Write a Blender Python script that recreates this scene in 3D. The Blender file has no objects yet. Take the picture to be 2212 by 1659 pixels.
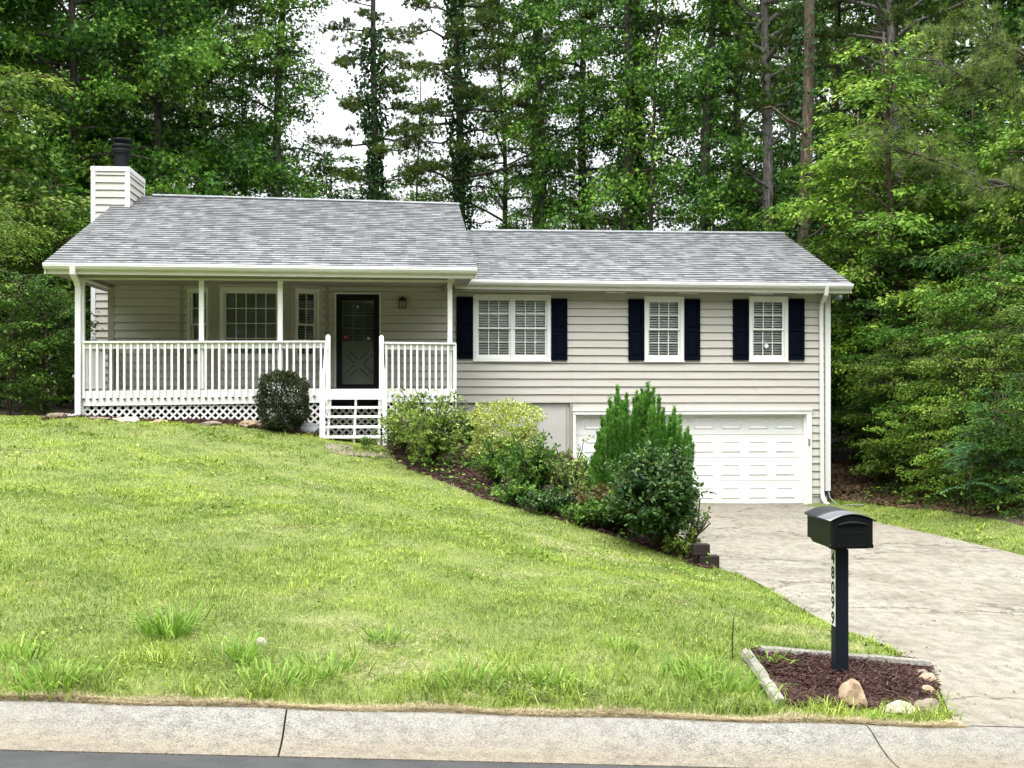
import bpy, math, random
import numpy as np
from mathutils import Vector, Matrix
R = math.radians
random.seed(7); rng = np.random.default_rng(7)
scene = bpy.context.scene
C = scene.collection

# ------------------------------------------------------------------ camera, world, sun, exposure
FPX = 2750.0; PSI = math.atan(253/FPX); CZ = 2.56
S_, C_ = math.sin(PSI), math.cos(PSI)
cd = bpy.data.cameras.new('camera'); cam = bpy.data.objects.new('camera', cd); C.objects.link(cam)
cd.sensor_width = 36; cd.lens = 36*FPX/2212; cd.clip_start = .1; cd.clip_end = 2000
cam.location = (0, 0, CZ); cam.rotation_euler = (R(90), 0, -PSI)
scene.camera = cam
W = bpy.data.worlds.new('World'); scene.world = W; W.use_nodes = True
wn = W.node_tree.nodes; wl = W.node_tree.links; wn.clear()
SUN_EL, SUN_AZ = 63, 205          # azimuth clockwise from +Y
sky = wn.new('ShaderNodeTexSky'); sky.sky_type = 'NISHITA'; sky.sun_disc = False
sky.sun_elevation = R(SUN_EL); sky.sun_rotation = R(SUN_AZ); sky.dust_density = 3; sky.altitude = 300
tc = wn.new('ShaderNodeTexCoord'); nz = wn.new('ShaderNodeTexNoise'); nz.inputs['Scale'].default_value = 2.2
nz.inputs['Detail'].default_value = 7; nz.inputs['Roughness'].default_value = .55
cr = wn.new('ShaderNodeValToRGB'); cr.color_ramp.elements[0].position = .2; cr.color_ramp.elements[0].color = (.86, .86, .86, 1)
cr.color_ramp.elements[1].position = .6; cr.color_ramp.elements[1].color = (1, 1, 1, 1)
mx = wn.new('ShaderNodeMix'); mx.data_type = 'RGBA'; mx.inputs[7].default_value = (12.2, 12.5, 12.9, 1)   # cloud deck
bg = wn.new('ShaderNodeBackground'); bg.inputs['Strength'].default_value = .088
wo = wn.new('ShaderNodeOutputWorld')
wl.new(tc.outputs['Generated'], nz.inputs['Vector']); wl.new(nz.outputs['Fac'], cr.inputs['Fac'])
wl.new(cr.outputs['Color'], mx.inputs[0]); wl.new(sky.outputs[0], mx.inputs[6])
sx_ = wn.new('ShaderNodeSeparateXYZ'); wl.new(tc.outputs['Generated'], sx_.inputs[0])
mr = wn.new('ShaderNodeMapRange'); mr.inputs['From Min'].default_value = 0; mr.inputs['From Max'].default_value = 1; mr.inputs['To Min'].default_value = .27; mr.inputs['To Max'].default_value = 2.6   # overcast sky: brighter overhead
wl.new(sx_.outputs['Z'], mr.inputs['Value'])
gm_ = wn.new('ShaderNodeMix'); gm_.data_type = 'RGBA'; gm_.blend_type = 'MULTIPLY'; gm_.inputs[0].default_value = 1
wl.new(mx.outputs[2], gm_.inputs[6]); wl.new(mr.outputs['Result'], gm_.inputs[7])
wl.new(gm_.outputs[2], bg.inputs['Color']); wl.new(bg.outputs[0], wo.inputs['Surface'])
sl = bpy.data.lights.new('sun', 'SUN'); so = bpy.data.objects.new('sun', sl); C.objects.link(so)
sl.energy = 1.5; sl.angle = R(24); sl.color = (1, .97, .9)
az = R(SUN_AZ); el = R(SUN_EL)
sd = Vector((math.sin(az)*math.cos(el), math.cos(az)*math.cos(el), math.sin(el)))
so.rotation_euler = sd.to_track_quat('Z', 'Y').to_euler(); so.location = (0, -10, 40)
scene.view_settings.view_transform = 'Standard'; scene.view_settings.look = 'None'
scene.view_settings.gamma = 1; scene.view_settings.exposure = 1.08

# ------------------------------------------------------------------ helpers
def at(u, v, Y):
    """photo point (2212 px wide) -> world point on the plane at depth Y"""
    a = (u-1106)/FPX; b = -(v-829.5)/FPX
    dx = a*C_+S_; dy = -a*S_+C_; t = Y/dy
    return dx*t, Y, CZ+b*t
def ax(u, Y): return at(u, 0, Y)[0]
def az_(v, Y, u=1106): return at(u, v, Y)[2]

def tag(o, label=None, cat=None, group=None, kind=None):
    if label: o['label'] = label
    if cat: o['category'] = cat
    if group: o['group'] = group
    if kind: o['kind'] = kind
    return o
ORG = {}
def thing(name, label, cat, loc=(0, 0, 0), group=None):
    o = bpy.data.objects.new(name, None); C.objects.link(o); o.location = loc; o.empty_display_size = .2
    ORG[o.name] = np.array(loc, float)
    return tag(o, label, cat, group)

class MB:
    def __init__(s): s.v = []; s.f = []; s.n = 0; s.sm = []; s.mi = []; s.m = 0
    def add(s, vs, fs, smooth=False):
        vs = np.asarray(vs, float).reshape(-1, 3); s.v.append(vs)
        for f in fs: s.f.append(tuple(i+s.n for i in f)); s.sm.append(smooth); s.mi.append(s.m)
        s.n += len(vs); return s
    def box(s, x0, x1, y0, y1, z0, z1):
        v = [(x, y, z) for x in (x0, x1) for y in (y0, y1) for z in (z0, z1)]
        return s.add(v, [(0, 1, 3, 2), (4, 6, 7, 5), (0, 4, 5, 1), (2, 3, 7, 6), (0, 2, 6, 4), (1, 5, 7, 3)])
    def bar(s, p, q, w, h, up=(0, 0, 1)):
        p, q = Vector(p), Vector(q); d = (q-p).normalized(); up = Vector(up)
        sx = d.cross(up).normalized()*w/2; uz = sx.cross(d).normalized()*h/2
        v = [e+a*sx+b*uz for e in (p, q) for a in (-1, 1) for b in (-1, 1)]
        return s.add([tuple(x) for x in v], [(0, 1, 3, 2), (4, 6, 7, 5), (0, 4, 5, 1), (2, 3, 7, 6), (0, 2, 6, 4), (1, 5, 7, 3)])
    def tube(s, pts, rad, n=6, cap=True, smooth=True):
        pts = [Vector(p) for p in pts]; k = len(pts)
        if not hasattr(rad, '__len__'): rad = [rad]*k
        vs = []; side = None
        for i, p in enumerate(pts):
            d = (pts[min(i+1, k-1)]-pts[max(i-1, 0)]).normalized()
            if side is None: side = d.cross(Vector((0, 1, 0.01)) if abs(d.y) < .9 else Vector((1, 0, 0))).normalized()
            side = (side-d*side.dot(d)).normalized(); o = d.cross(side)
            for j in range(n):
                a = 2*math.pi*j/n; vs.append(tuple(p+(side*math.cos(a)+o*math.sin(a))*rad[i]))
        fs = [(i*n+j, i*n+(j+1) % n, (i+1)*n+(j+1) % n, (i+1)*n+j) for i in range(k-1) for j in range(n)]
        s.add(vs, fs, smooth)
        if cap:
            base = s.n-len(vs)
            s.f.append(tuple(base+j for j in range(n))[::-1]); s.f.append(tuple(base+(k-1)*n+j for j in range(n)))
            s.sm += [False]*2; s.mi += [s.m]*2
        return s
    def lathe(s, c, prof, n=24):
        vs = [(c[0]+r*math.cos(2*math.pi*j/n), c[1]+r*math.sin(2*math.pi*j/n), c[2]+z) for r, z in prof for j in range(n)]
        fs = [(i*n+j, i*n+(j+1) % n, (i+1)*n+(j+1) % n, (i+1)*n+j) for i in range(len(prof)-1) for j in range(n)]
        return s.add(vs, fs, True)
    def prism(s, poly, off):
        n = len(poly); off = np.array(off); P = np.array(poly, float)
        return s.add(np.vstack([P, P+off]), [tuple(range(n))[::-1], tuple(range(n, 2*n))]+[(i, (i+1) % n, n+(i+1) % n, n+i) for i in range(n)])
    def build(s, name, mat, parent=None, loc=None, bevel=0):
        me = bpy.data.meshes.new(name); V = np.vstack(s.v)
        root = parent; o3 = np.zeros(3)
        if root is not None:
            while root.parent: root = root.parent
            o3 = ORG[root.name]
        elif loc is not None: o3 = np.array(loc, float)
        me.from_pydata((V-o3).tolist(), [], s.f)
        me.polygons.foreach_set('use_smooth', s.sm)
        for m in (mat if isinstance(mat, (list, tuple)) else [mat]): me.materials.append(m)
        me.polygons.foreach_set('material_index', s.mi)
        me.update()
        o = bpy.data.objects.new(name, me); C.objects.link(o)
        if parent is not None: o.parent = parent
        else: o.location = tuple(o3); ORG[o.name] = o3
        if bevel:
            b = o.modifiers.new('bevel', 'BEVEL'); b.width = bevel; b.segments = 2; b.limit_method = 'ANGLE'
        return o

def raw_mesh(name, V, loops, sizes, mat, attr=None, parent=None, loc=None):
    """fast mesh: V (n,3), flat loop indices, face sizes (array)"""
    me = bpy.data.meshes.new(name)
    me.vertices.add(len(V)); me.loops.add(len(loops)); me.polygons.add(len(sizes))
    o3 = np.zeros(3)
    if parent is not None:
        r = parent
        while r.parent: r = r.parent
        o3 = ORG[r.name]
    elif loc is not None: o3 = np.array(loc, float)
    me.vertices.foreach_set('co', np.ascontiguousarray((V-o3).astype(np.float32)).ravel())
    me.loops.foreach_set('vertex_index', loops.astype(np.int32))
    st = np.concatenate([[0], np.cumsum(sizes)[:-1]]).astype(np.int32)
    me.polygons.foreach_set('loop_start', st); me.polygons.foreach_set('loop_total', sizes.astype(np.int32))
    me.materials.append(mat)
    me.update(calc_edges=True)
    if attr is not None:
        a = me.attributes.new('tint', 'FLOAT', 'FACE'); a.data.foreach_set('value', attr.astype(np.float32))
    o = bpy.data.objects.new(name, me); C.objects.link(o)
    if parent is not None: o.parent = parent
    else: o.location = tuple(o3); ORG[o.name] = o3
    return o

# ------------------------------------------------------------------ materials
def srgb(h):
    h = h.lstrip('#'); c = [int(h[i:i+2], 16)/255 for i in (0, 2, 4)]
    return tuple(x/12.92 if x <= .04045 else ((x+.055)/1.055)**2.4 for x in c)+(1,)
def newmat(name):
    m = bpy.data.materials.new(name); m.use_nodes = True
    nt = m.node_tree; b = nt.nodes['Principled BSDF']; return m, nt, b
def noise(nt, scale, detail=4, vec=None, stretch=None, kind='Object', rough=.55):
    t = nt.nodes.new('ShaderNodeTexCoord'); n = nt.nodes.new('ShaderNodeTexNoise')
    n.inputs['Scale'].default_value = scale; n.inputs['Detail'].default_value = detail; n.inputs['Roughness'].default_value = rough
    src = t.outputs[kind]
    if stretch:
        mp = nt.nodes.new('ShaderNodeMapping'); mp.inputs['Scale'].default_value = stretch; nt.links.new(src, mp.inputs['Vector']); src = mp.outputs[0]
    nt.links.new(src, n.inputs['Vector']); return n
def ramp(nt, fac, stops):
    r = nt.nodes.new('ShaderNodeValToRGB'); e = r.color_ramp.elements
    while len(e) < len(stops): e.new(.5)
    for i, (p, c) in enumerate(stops): e[i].position = p; e[i].color = c if len(c) == 4 else (*c, 1)
    nt.links.new(fac, r.inputs['Fac']); return r
def mixc(nt, fac, a, b, mode='MIX'):
    m = nt.nodes.new('ShaderNodeMix'); m.data_type = 'RGBA'; m.blend_type = mode
    for i, x in ((0, fac), (6, a), (7, b)):
        if hasattr(x, 'node'): nt.links.new(x, m.inputs[i])
        elif i == 0: m.inputs[0].default_value = x
        else: m.inputs[i].default_value = x if len(x) == 4 else (*x, 1)
    return m.outputs[2]
def bump(nt, b, src, strength=.3, dist=.01):
    n = nt.nodes.new('ShaderNodeBump'); n.inputs['Strength'].default_value = strength; n.inputs['Distance'].default_value = dist
    nt.links.new(src, n.inputs['Height']); nt.links.new(n.outputs[0], b.inputs['Normal'])
def paint(name, col, col2=None, rough=.55, scale=3, stretch=(1, 1, 1), bs=.15, lo=.35, hi=.75, spec=.35, grime=0):
    m, nt, b = newmat(name)
    n = noise(nt, scale, 6, stretch=stretch)
    r = ramp(nt, n.outputs['Fac'], [(lo, col2 or tuple(x*.85 for x in col[:3])), (hi, col)])
    out = r.outputs[0]
    if grime:
        g = noise(nt, 1.3, 8, rough=.7); gr = ramp(nt, g.outputs['Fac'], [(.55, (0, 0, 0)), (.75, (1, 1, 1))])
        gm = nt.nodes.new('ShaderNodeMath'); gm.operation = 'MULTIPLY'; gm.inputs[1].default_value = grime
        nt.links.new(gr.outputs[0], gm.inputs[0]); out = mixc(nt, gm.outputs[0], out, (.16, .13, .09))
    nt.links.new(out, b.inputs['Base Color'])
    b.inputs['Roughness'].default_value = rough; b.inputs['Specular IOR Level'].default_value = spec
    n2 = noise(nt, 60, 3); bump(nt, b, n2.outputs['Fac'], bs, .003)
    return m
M = {}
M['white'] = paint('white_paint', (.82, .82, .80), (.76, .76, .73), .45, 2.5, grime=.10)
M['vinyl'] = paint('white_vinyl', (.77, .77, .76), (.73, .73, .72), .35, 2)
M['cream'] = paint('cream_trim', (.70, .70, .63), (.62, .62, .54), .5, 3, grime=.12)
M['siding'] = paint('siding_paint', (.52, .50, .45), (.46, .44, .395), .6, 2.2, (.5, 1, 9), grime=.12)
M['taupe'] = paint('taupe_trim', (.34, .32, .26), (.30, .28, .23), .6, 3)
M['parge'] = paint('parged_wall', (.50, .49, .46), (.43, .42, .39), .8, 1.4, grime=.15)
M['black'] = paint('black_paint', (.006, .007, .008), (.004, .005, .006), .55, 3, spec=.18)
M['navy'] = paint('navy_shutter', (.002, .0035, .010), (.0015, .003, .008), .7, 3, spec=.05)
M['navypost'] = paint('dark_post_paint', (.008, .012, .022), (.006, .009, .016), .5, 3, spec=.25)
M['mailbox'] = paint('mailbox_paint', (.004, .006, .006), (.003, .0045, .0045), .5, 5, spec=.2)
M['lid'] = paint('mailbox_roof_paint', (.02, .026, .034), (.014, .018, .024), .3, 5, spec=.9)
M['bronze'] = paint('bronze_metal', (.03, .022, .017), (.018, .014, .011), .4, 8)
M['maroon'] = paint('maroon_cover', (.075, .018, .012), (.05, .013, .010), .5, 8)
M['doorpaint'] = paint('door_paint', (.24, .24, .19), (.20, .20, .16), .55, 3)
M['deck'] = paint('deck_boards', (.20, .17, .13), (.13, .11, .085), .7, 5)
M['dark'] = paint('dark_interior_and_shade', (.02, .02, .02), (.012, .012, .012), .9, 3)
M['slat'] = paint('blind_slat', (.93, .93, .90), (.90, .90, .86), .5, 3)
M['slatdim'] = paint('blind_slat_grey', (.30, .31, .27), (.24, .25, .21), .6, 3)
M['amber'] = paint('lantern_glass', (.45, .40, .28), (.38, .33, .2), .3, 8)
M['red'] = paint('red_sticker', (.5, .05, .06), (.4, .04, .05), .5, 8)
M['stickerw'] = paint('white_sticker', (.8, .75, .75), (.7, .66, .66), .5, 20)
M['plate'] = paint('number_plate', (.78, .78, .68), (.7, .7, .6), .5, 8)
M['cable'] = paint('grey_cable', (.3, .32, .31), (.2, .22, .21), .5, 8)
M['stonegrey'] = paint('grey_stone', (.42, .44, .46), (.20, .21, .22), .85, 7, bs=.8)
M['stonetan'] = paint('tan_stone', (.50, .36, .24), (.25, .17, .11), .85, 9, bs=.9)
M['stonewhite'] = paint('white_stone', (.55, .50, .42), (.30, .26, .20), .8, 9, bs=.8)
M['stonebrown'] = paint('brown_stone', (.30, .24, .18), (.15, .12, .09), .85, 9, bs=.9)
M['timber'] = paint('old_timber', (.030, .021, .016), (.014, .010, .008), .85, 6, (.6, 6, 6), bs=.8)
M['greytimber'] = paint('grey_weathered_timber', (.32, .30, .26), (.15, .14, .115), .85, 8, (6, 6, 6), bs=.8)
M['palelog'] = paint('pale_edging_log', (.33, .31, .26), (.13, .12, .095), .85, 7, bs=.9)

# glass: mirror-like share by fresnel over clear
m, nt, b = newmat('window_glass'); M['glass'] = m
nt.nodes.remove(b); o = nt.nodes['Material Output']
tr = nt.nodes.new('ShaderNodeBsdfTransparent'); tr.inputs[0].default_value = (.93, .95, .94, 1)
gl = nt.nodes.new('ShaderNodeBsdfGlossy'); gl.inputs['Roughness'].default_value = .03
fr = nt.nodes.new('ShaderNodeFresnel'); fr.inputs['IOR'].default_value = 1.45
ms = nt.nodes.new('ShaderNodeMixShader')
nt.links.new(fr.outputs[0], ms.inputs[0]); nt.links.new(tr.outputs[0], ms.inputs[1]); nt.links.new(gl.outputs[0], ms.inputs[2]); nt.links.new(ms.outputs[0], o.inputs[0])

# shingles
def shingles(name):
    m, nt, b = newmat(name)
    uv = nt.nodes.new('ShaderNodeUVMap'); uv.uv_map = 'uv'
    def brick(sx, sq, off, c1, c2):
        br = nt.nodes.new('ShaderNodeTexBrick'); br.offset = off; br.squash = sq; br.squash_frequency = 2; br.offset_frequency = 2
        br.inputs['Scale'].default_value = 1; br.inputs['Brick Width'].default_value = sx; br.inputs['Row Height'].default_value = .14
        br.inputs['Mortar Size'].default_value = .0; br.inputs['Bias'].default_value = 0
        br.inputs['Color1'].default_value = (*c1, 1); br.inputs['Color2'].default_value = (*c2, 1)
        nt.links.new(uv.outputs[0], br.inputs['Vector']); br.inputs['Row Height'].default_value = .20; return br
    a = brick(.17, .8, .37, (.12, .123, .128), (.27, .274, .276)); c = brick(.23, 1.3, .61, (.14, .143, .148), (.26, .264, .266))
    d = brick(.21, .7, .43, (0, 0, 0), (1, 1, 1))
    mix = mixc(nt, .5, a.outputs[0], c.outputs[0])
    sp = nt.nodes.new('ShaderNodeSeparateXYZ'); nt.links.new(uv.outputs[0], sp.inputs[0])
    fm = nt.nodes.new('ShaderNodeMath'); fm.operation = 'FRACT'; dv = nt.nodes.new('ShaderNodeMath'); dv.operation = 'DIVIDE'; dv.inputs[1].default_value = .20
    nt.links.new(sp.outputs['Y'], dv.inputs[0]); nt.links.new(dv.outputs[0], fm.inputs[0])
    band = ramp(nt, fm.outputs[0], [(.38, (0, 0, 0)), (.46, (1, 1, 1))])            # printed shadow band at the head of each tab
    sel = ramp(nt, d.outputs[0], [(.50, (.10, .10, .10)), (.60, (1, 1, 1))])
    bm_ = mixc(nt, 1, band.outputs[0], sel.outputs[0], 'MULTIPLY')
    mix = mixc(nt, bm_, mix, (.028, .030, .036))
    n = noise(nt, 90, 2); n2 = noise(nt, .5, 4)
    mix = mixc(nt, .22, mix, ramp(nt, n.outputs['Fac'], [(.3, (.06, .06, .06)), (.7, (.5, .5, .5))]).outputs[0])
    mix = mixc(nt, .35, mix, ramp(nt, n2.outputs['Fac'], [(.35, (.86, .85, .85)), (.65, (1.08, 1.09, 1.09))]).outputs[0], 'MULTIPLY')
    nt.links.new(mix, b.inputs['Base Color']); b.inputs['Roughness'].default_value = .85; b.inputs['Specular IOR Level'].default_value = .25
    bump(nt, b, n.outputs['Fac'], .4, .004); return m
M['shingle'] = shingles('grey_shingles')

# foliage: colour from the per-leaf tint
def leafmat(name, dark, mid, light, gloss=.22, trans=.25, patch=0):
    m, nt, b = newmat(name)
    a = nt.nodes.new('ShaderNodeAttribute'); a.attribute_name = 'tint'
    r = ramp(nt, a.outputs['Fac'], [(0, dark), (.5, mid), (1, light)])
    col = r.outputs[0]
    if patch:
        n = noise(nt, .9, 5); col = mixc(nt, patch, col, ramp(nt, n.outputs['Fac'], [(.38, (.55, .62, .6)), (.62, (1.25, 1.2, 1.0))]).outputs[0], 'MULTIPLY')
    nt.links.new(col, b.inputs['Base Color']); b.inputs['Roughness'].default_value = .5; b.inputs['Specular IOR Level'].default_value = gloss
    t = nt.nodes.new('ShaderNodeBsdfTranslucent'); nt.links.new(col, t.inputs[0])
    ms = nt.nodes.new('ShaderNodeMixShader'); ms.inputs[0].default_value = trans
    o = nt.nodes['Material Output']
    nt.links.new(b.outputs[0], ms.inputs[1]); nt.links.new(t.outputs[0], ms.inputs[2]); nt.links.new(ms.outputs[0], o.inputs[0])
    return m
M['lgum'] = leafmat('sweetgum_leaves', (.014, .055, .006), (.075, .195, .017), (.30, .48, .07))
M['livy'] = leafmat('ivy_leaves', (.008, .032, .006), (.022, .075, .010), (.09, .20, .03))
M['lpine'] = leafmat('pine_needles', (.02, .045, .008), (.075, .12, .018), (.20, .26, .05), .2)
M['llong'] = leafmat('long_pine_needles', (.05, .10, .015), (.12, .18, .03), (.26, .32, .09), .2)
M['lbright'] = leafmat('bright_leaves', (.05, .13, .012), (.18, .32, .03), (.42, .55, .10))
M['lmid'] = leafmat('understory_leaves', (.014, .050, .006), (.060, .150, .013), (.24, .38, .06))
M['lyel'] = leafmat('olive_leaves', (.022, .06, .007), (.10, .18, .016), (.30, .40, .07))
M['lblue'] = leafmat('sumac_leaves', (.03, .10, .035), (.06, .17, .06), (.12, .26, .10))
M['lbox'] = leafmat('boxwood_leaves', (.010, .022, .006), (.024, .045, .011), (.12, .11, .045), .3)
M['lshrub'] = leafmat('shrub_leaves', (.035, .075, .010), (.14, .22, .024), (.42, .52, .13), .35)
M['lgold'] = leafmat('gold_leaves', (.10, .15, .02), (.42, .50, .10), (.78, .75, .30), .3)
M['ldark'] = leafmat('glossy_dark_leaves', (.008, .030, .006), (.030, .088, .013), (.14, .24, .05), .45)
M['ljun'] = leafmat('juniper_sprays', (.02, .10, .012), (.09, .26, .03), (.26, .46, .09), .2)
M['lred'] = leafmat('reddish_leaves', (.05, .045, .01), (.10, .085, .02), (.2, .15, .06), .3)
M['grass'] = leafmat('grass_blades', (.05, .095, .012), (.21, .31, .032), (.56, .63, .18), .25, .35, patch=.6)
M['weed'] = leafmat('weed_blades', (.07, .16, .015), (.17, .31, .03), (.38, .50, .11), .3, .35)
M['straw'] = leafmat('straw', (.20, .15, .08), (.42, .34, .20), (.60, .52, .34), .1, .2)
M['mulch'] = leafmat('mulch_chips', (.022, .009, .007), (.055, .022, .017), (.13, .07, .055), .2, 0)
M['litter'] = leafmat('leaf_litter', (.05, .03, .015), (.13, .085, .05), (.26, .18, .11), .1, 0)
def bark(name, c1, c2):
    m, nt, b = newmat(name)
    n = noise(nt, 5, 8, stretch=(4, 4, .8)); r = ramp(nt, n.outputs['Fac'], [(.35, c1), (.65, c2)])
    nt.links.new(r.outputs[0], b.inputs['Base Color']); b.inputs['Roughness'].default_value = .9
    bump(nt, b, n.outputs['Fac'], 1, .05); return m
M['bark'] = bark('dark_bark', (.02, .016, .012), (.09, .075, .06))
M['barkgrey'] = bark('grey_bark', (.06, .052, .048), (.24, .215, .20))
M['barkbrown'] = bark('brown_bark', (.04, .026, .018), (.19, .135, .095))
M['twig'] = bark('twig_bark', (.03, .02, .013), (.10, .07, .045))

# ground materials
def groundmat():
    m, nt, b = newmat('lawn_soil')
    n = noise(nt, 2.2, 8); n2 = noise(nt, 26, 6)
    c = ramp(nt, n.outputs['Fac'], [(.3, (.08, .12, .02)), (.62, (.15, .19, .04))]).outputs[0]
    c = mixc(nt, .4, c, ramp(nt, n2.outputs['Fac'], [(.35, (.10, .08, .04)), (.6, (.19, .22, .05))]).outputs[0])
    nt.links.new(c, b.inputs['Base Color']); b.inputs['Roughness'].default_value = .95; bump(nt, b, n2.outputs['Fac'], 1, .03); return m
M['ground'] = groundmat()
def soil(name, c1, c2):
    m, nt, b = newmat(name); n = noise(nt, 18, 8)
    nt.links.new(ramp(nt, n.outputs['Fac'], [(.35, c1), (.65, c2)]).outputs[0], b.inputs['Base Color']); b.inputs['Roughness'].default_value = .95
    bump(nt, b, n.outputs['Fac'], 1, .03); return m
M['bedsoil'] = soil('bed_soil', (.03, .015, .010), (.085, .045, .03))
M['forest'] = soil('forest_floor', (.03, .022, .012), (.10, .068, .038))
def concrete(name, light, dark, warm, s1, s2, streak=(1, 1, 1), speck=.5, crack=0):
    m, nt, b = newmat(name)
    n = noise(nt, s1, 9, stretch=streak, rough=.65); n2 = noise(nt, s2, 5, rough=.7); n3 = noise(nt, .35, 5)
    c = ramp(nt, n.outputs['Fac'], [(.40, dark), (.56, light)]).outputs[0]
    c = mixc(nt, speck, c, ramp(nt, n2.outputs['Fac'], [(.40, dark), (.58, light)]).outputs[0])
    c = mixc(nt, ramp(nt, n3.outputs['Fac'], [(.4, (0, 0, 0)), (.7, (.5, .5, .5))]).outputs[0], c, warm)
    if crack:
        v = nt.nodes.new('ShaderNodeTexVoronoi'); v.feature = 'DISTANCE_TO_EDGE'; v.inputs['Scale'].default_value = .28
        t = nt.nodes.new('ShaderNodeTexCoord'); nn = noise(nt, 1.2, 8, rough=.7); va = nt.nodes.new('ShaderNodeVectorMath'); va.operation = 'MULTIPLY_ADD'
        va.inputs[1].default_value = (1.5, 1.5, 1.5); nt.links.new(nn.outputs['Color'], va.inputs[0]); nt.links.new(t.outputs['Object'], va.inputs[2]); nt.links.new(va.outputs[0], v.inputs['Vector'])
        k = ramp(nt, v.outputs['Distance'], [(.0, (1, 1, 1)), (.005, (.8, .8, .8)), (.010, (0, 0, 0))]).outputs[0]
        c = mixc(nt, k, c, (.07, .06, .045))
    nt.links.new(c, b.inputs['Base Color']); b.inputs['Roughness'].default_value = .85; b.inputs['Specular IOR Level'].default_value = .25
    bump(nt, b, n2.outputs['Fac'], .6, .006); return m
M['drive'] = concrete('driveway_concrete', (.31, .285, .235), (.085, .078, .064), (.20, .17, .125), 9, 75, (1, .55, 1), .6, 1)
M['curb'] = concrete('curb_concrete', (.285, .275, .243), (.060, .059, .056), (.20, .18, .145), 11, 85, (1, 1, 1), .72)
m = M['curb']; nt = m.node_tree; b = nt.nodes['Principled BSDF']; lk = b.inputs['Base Color'].links[0]; src = lk.from_socket    # silt stain along the gutter
t = nt.nodes.new('ShaderNodeTexCoord'); sp = nt.nodes.new('ShaderNodeSeparateXYZ'); nt.links.new(t.outputs['Object'], sp.inputs[0])
nn = noise(nt, 3, 4); ad = nt.nodes.new('ShaderNodeMath'); ad.operation = 'MULTIPLY_ADD'; ad.inputs[1].default_value = .10; nt.links.new(nn.outputs['Fac'], ad.inputs[0]); nt.links.new(sp.outputs['Y'], ad.inputs[2])
mr_ = nt.nodes.new('ShaderNodeMapRange'); mr_.inputs['From Min'].default_value = 7.70; mr_.inputs['From Max'].default_value = 7.98; mr_.inputs['To Min'].default_value = 1; mr_.inputs['To Max'].default_value = 0; nt.links.new(ad.outputs[0], mr_.inputs['Value'])
nt.links.new(mixc(nt, mr_.outputs[0], src, mixc(nt, 1, src, (.93, .84, .72), 'MULTIPLY')), b.inputs['Base Color'])
M['walk'] = concrete('walk_concrete', (.24, .20, .16), (.11, .09, .07), (.20, .155, .12), 2, 30)
M['asphalt'] = concrete('asphalt', (.060, .059, .059), (.027, .027, .027), (.044, .043, .042), 3, 120, (1, 1, 1), .6)

def joints(ys):
    m = M['drive']; nt = m.node_tree; b = nt.nodes['Principled BSDF']; src = b.inputs['Base Color'].links[0].from_socket
    t = nt.nodes.new('ShaderNodeTexCoord'); sp = nt.nodes.new('ShaderNodeSeparateXYZ'); nt.links.new(t.outputs['Object'], sp.inputs[0])
    big = noise(nt, .9, 6, rough=.65); st = ramp(nt, big.outputs['Fac'], [(.50, (1, 1, 1)), (.66, (.66, .64, .62))]); src = mixc(nt, .8, src, st.outputs[0], 'MULTIPLY')
    nn = noise(nt, 2.5, 5)
    w = nt.nodes.new('ShaderNodeMath'); w.operation = 'MULTIPLY_ADD'; w.inputs[1].default_value = .10; nt.links.new(nn.outputs['Fac'], w.inputs[0]); nt.links.new(sp.outputs['Y'], w.inputs[2])
    for y in ys:
        c = nt.nodes.new('ShaderNodeMath'); c.operation = 'COMPARE'; c.inputs[1].default_value = y+.05; c.inputs[2].default_value = .011; nt.links.new(w.outputs[0], c.inputs[0])
        src = mixc(nt, c.outputs[0], src, (.06, .055, .035))
    nt.links.new(src, b.inputs['Base Color'])
# ------------------------------------------------------------------ terrain
YC = 8.15                                          # back of the kerb
p0 = at(0, 1510, YC); p1 = at(2212, 1572, YC)
def zc(x): return p0[2]+(p1[2]-p0[2])*(x-p0[0])/(p1[0]-p0[0])
YG = 26.35
def zd(x, y): return zc(np.clip(x, 1, 9))*np.clip((YG-y)/(YG-YC), -.0, 1)
def hitf(u, v, zf, y0=5.):
    a = (u-1106)/FPX; b = -(v-829.5)/FPX; dx = a*C_+S_; dy = -a*S_+C_
    t = y0
    for _ in range(4000):
        x, y, z = dx*t, dy*t, CZ+b*t
        if z <= zf(x, y): return np.array((x, y, float(zf(x, y))))
        t += .01
    return np.array((dx*t, dy*t, 0.))
cp = []
for x in np.arange(-40, 41, 5): cp.append((x, YC+.1, float(zc(np.clip(x, -8, 8)))+.03))
def cpx(u, v, Y): cp.append(at(u, v, Y))
for u, v, Y in ((180, 905, 23.8), (20, 903, 24.5), (400, 909, 23.8), (560, 917, 23.75), (680, 938, 23.6), (760, 957, 22.8), (760, 990, 21.6),
                (880, 1010, 21.4), (1000, 1052, 20), (1060, 1080, 19.2), (1200, 1120, 18.2), (1350, 1165, 17.4), (1480, 1210, 16.8),
                (1030, 945, 26.4), (1225, 985, 26.4), (1800, 1052, 27.5), (2212, 1130, 19.4), (2000, 1092, 23)): cpx(u, v, Y)
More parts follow.
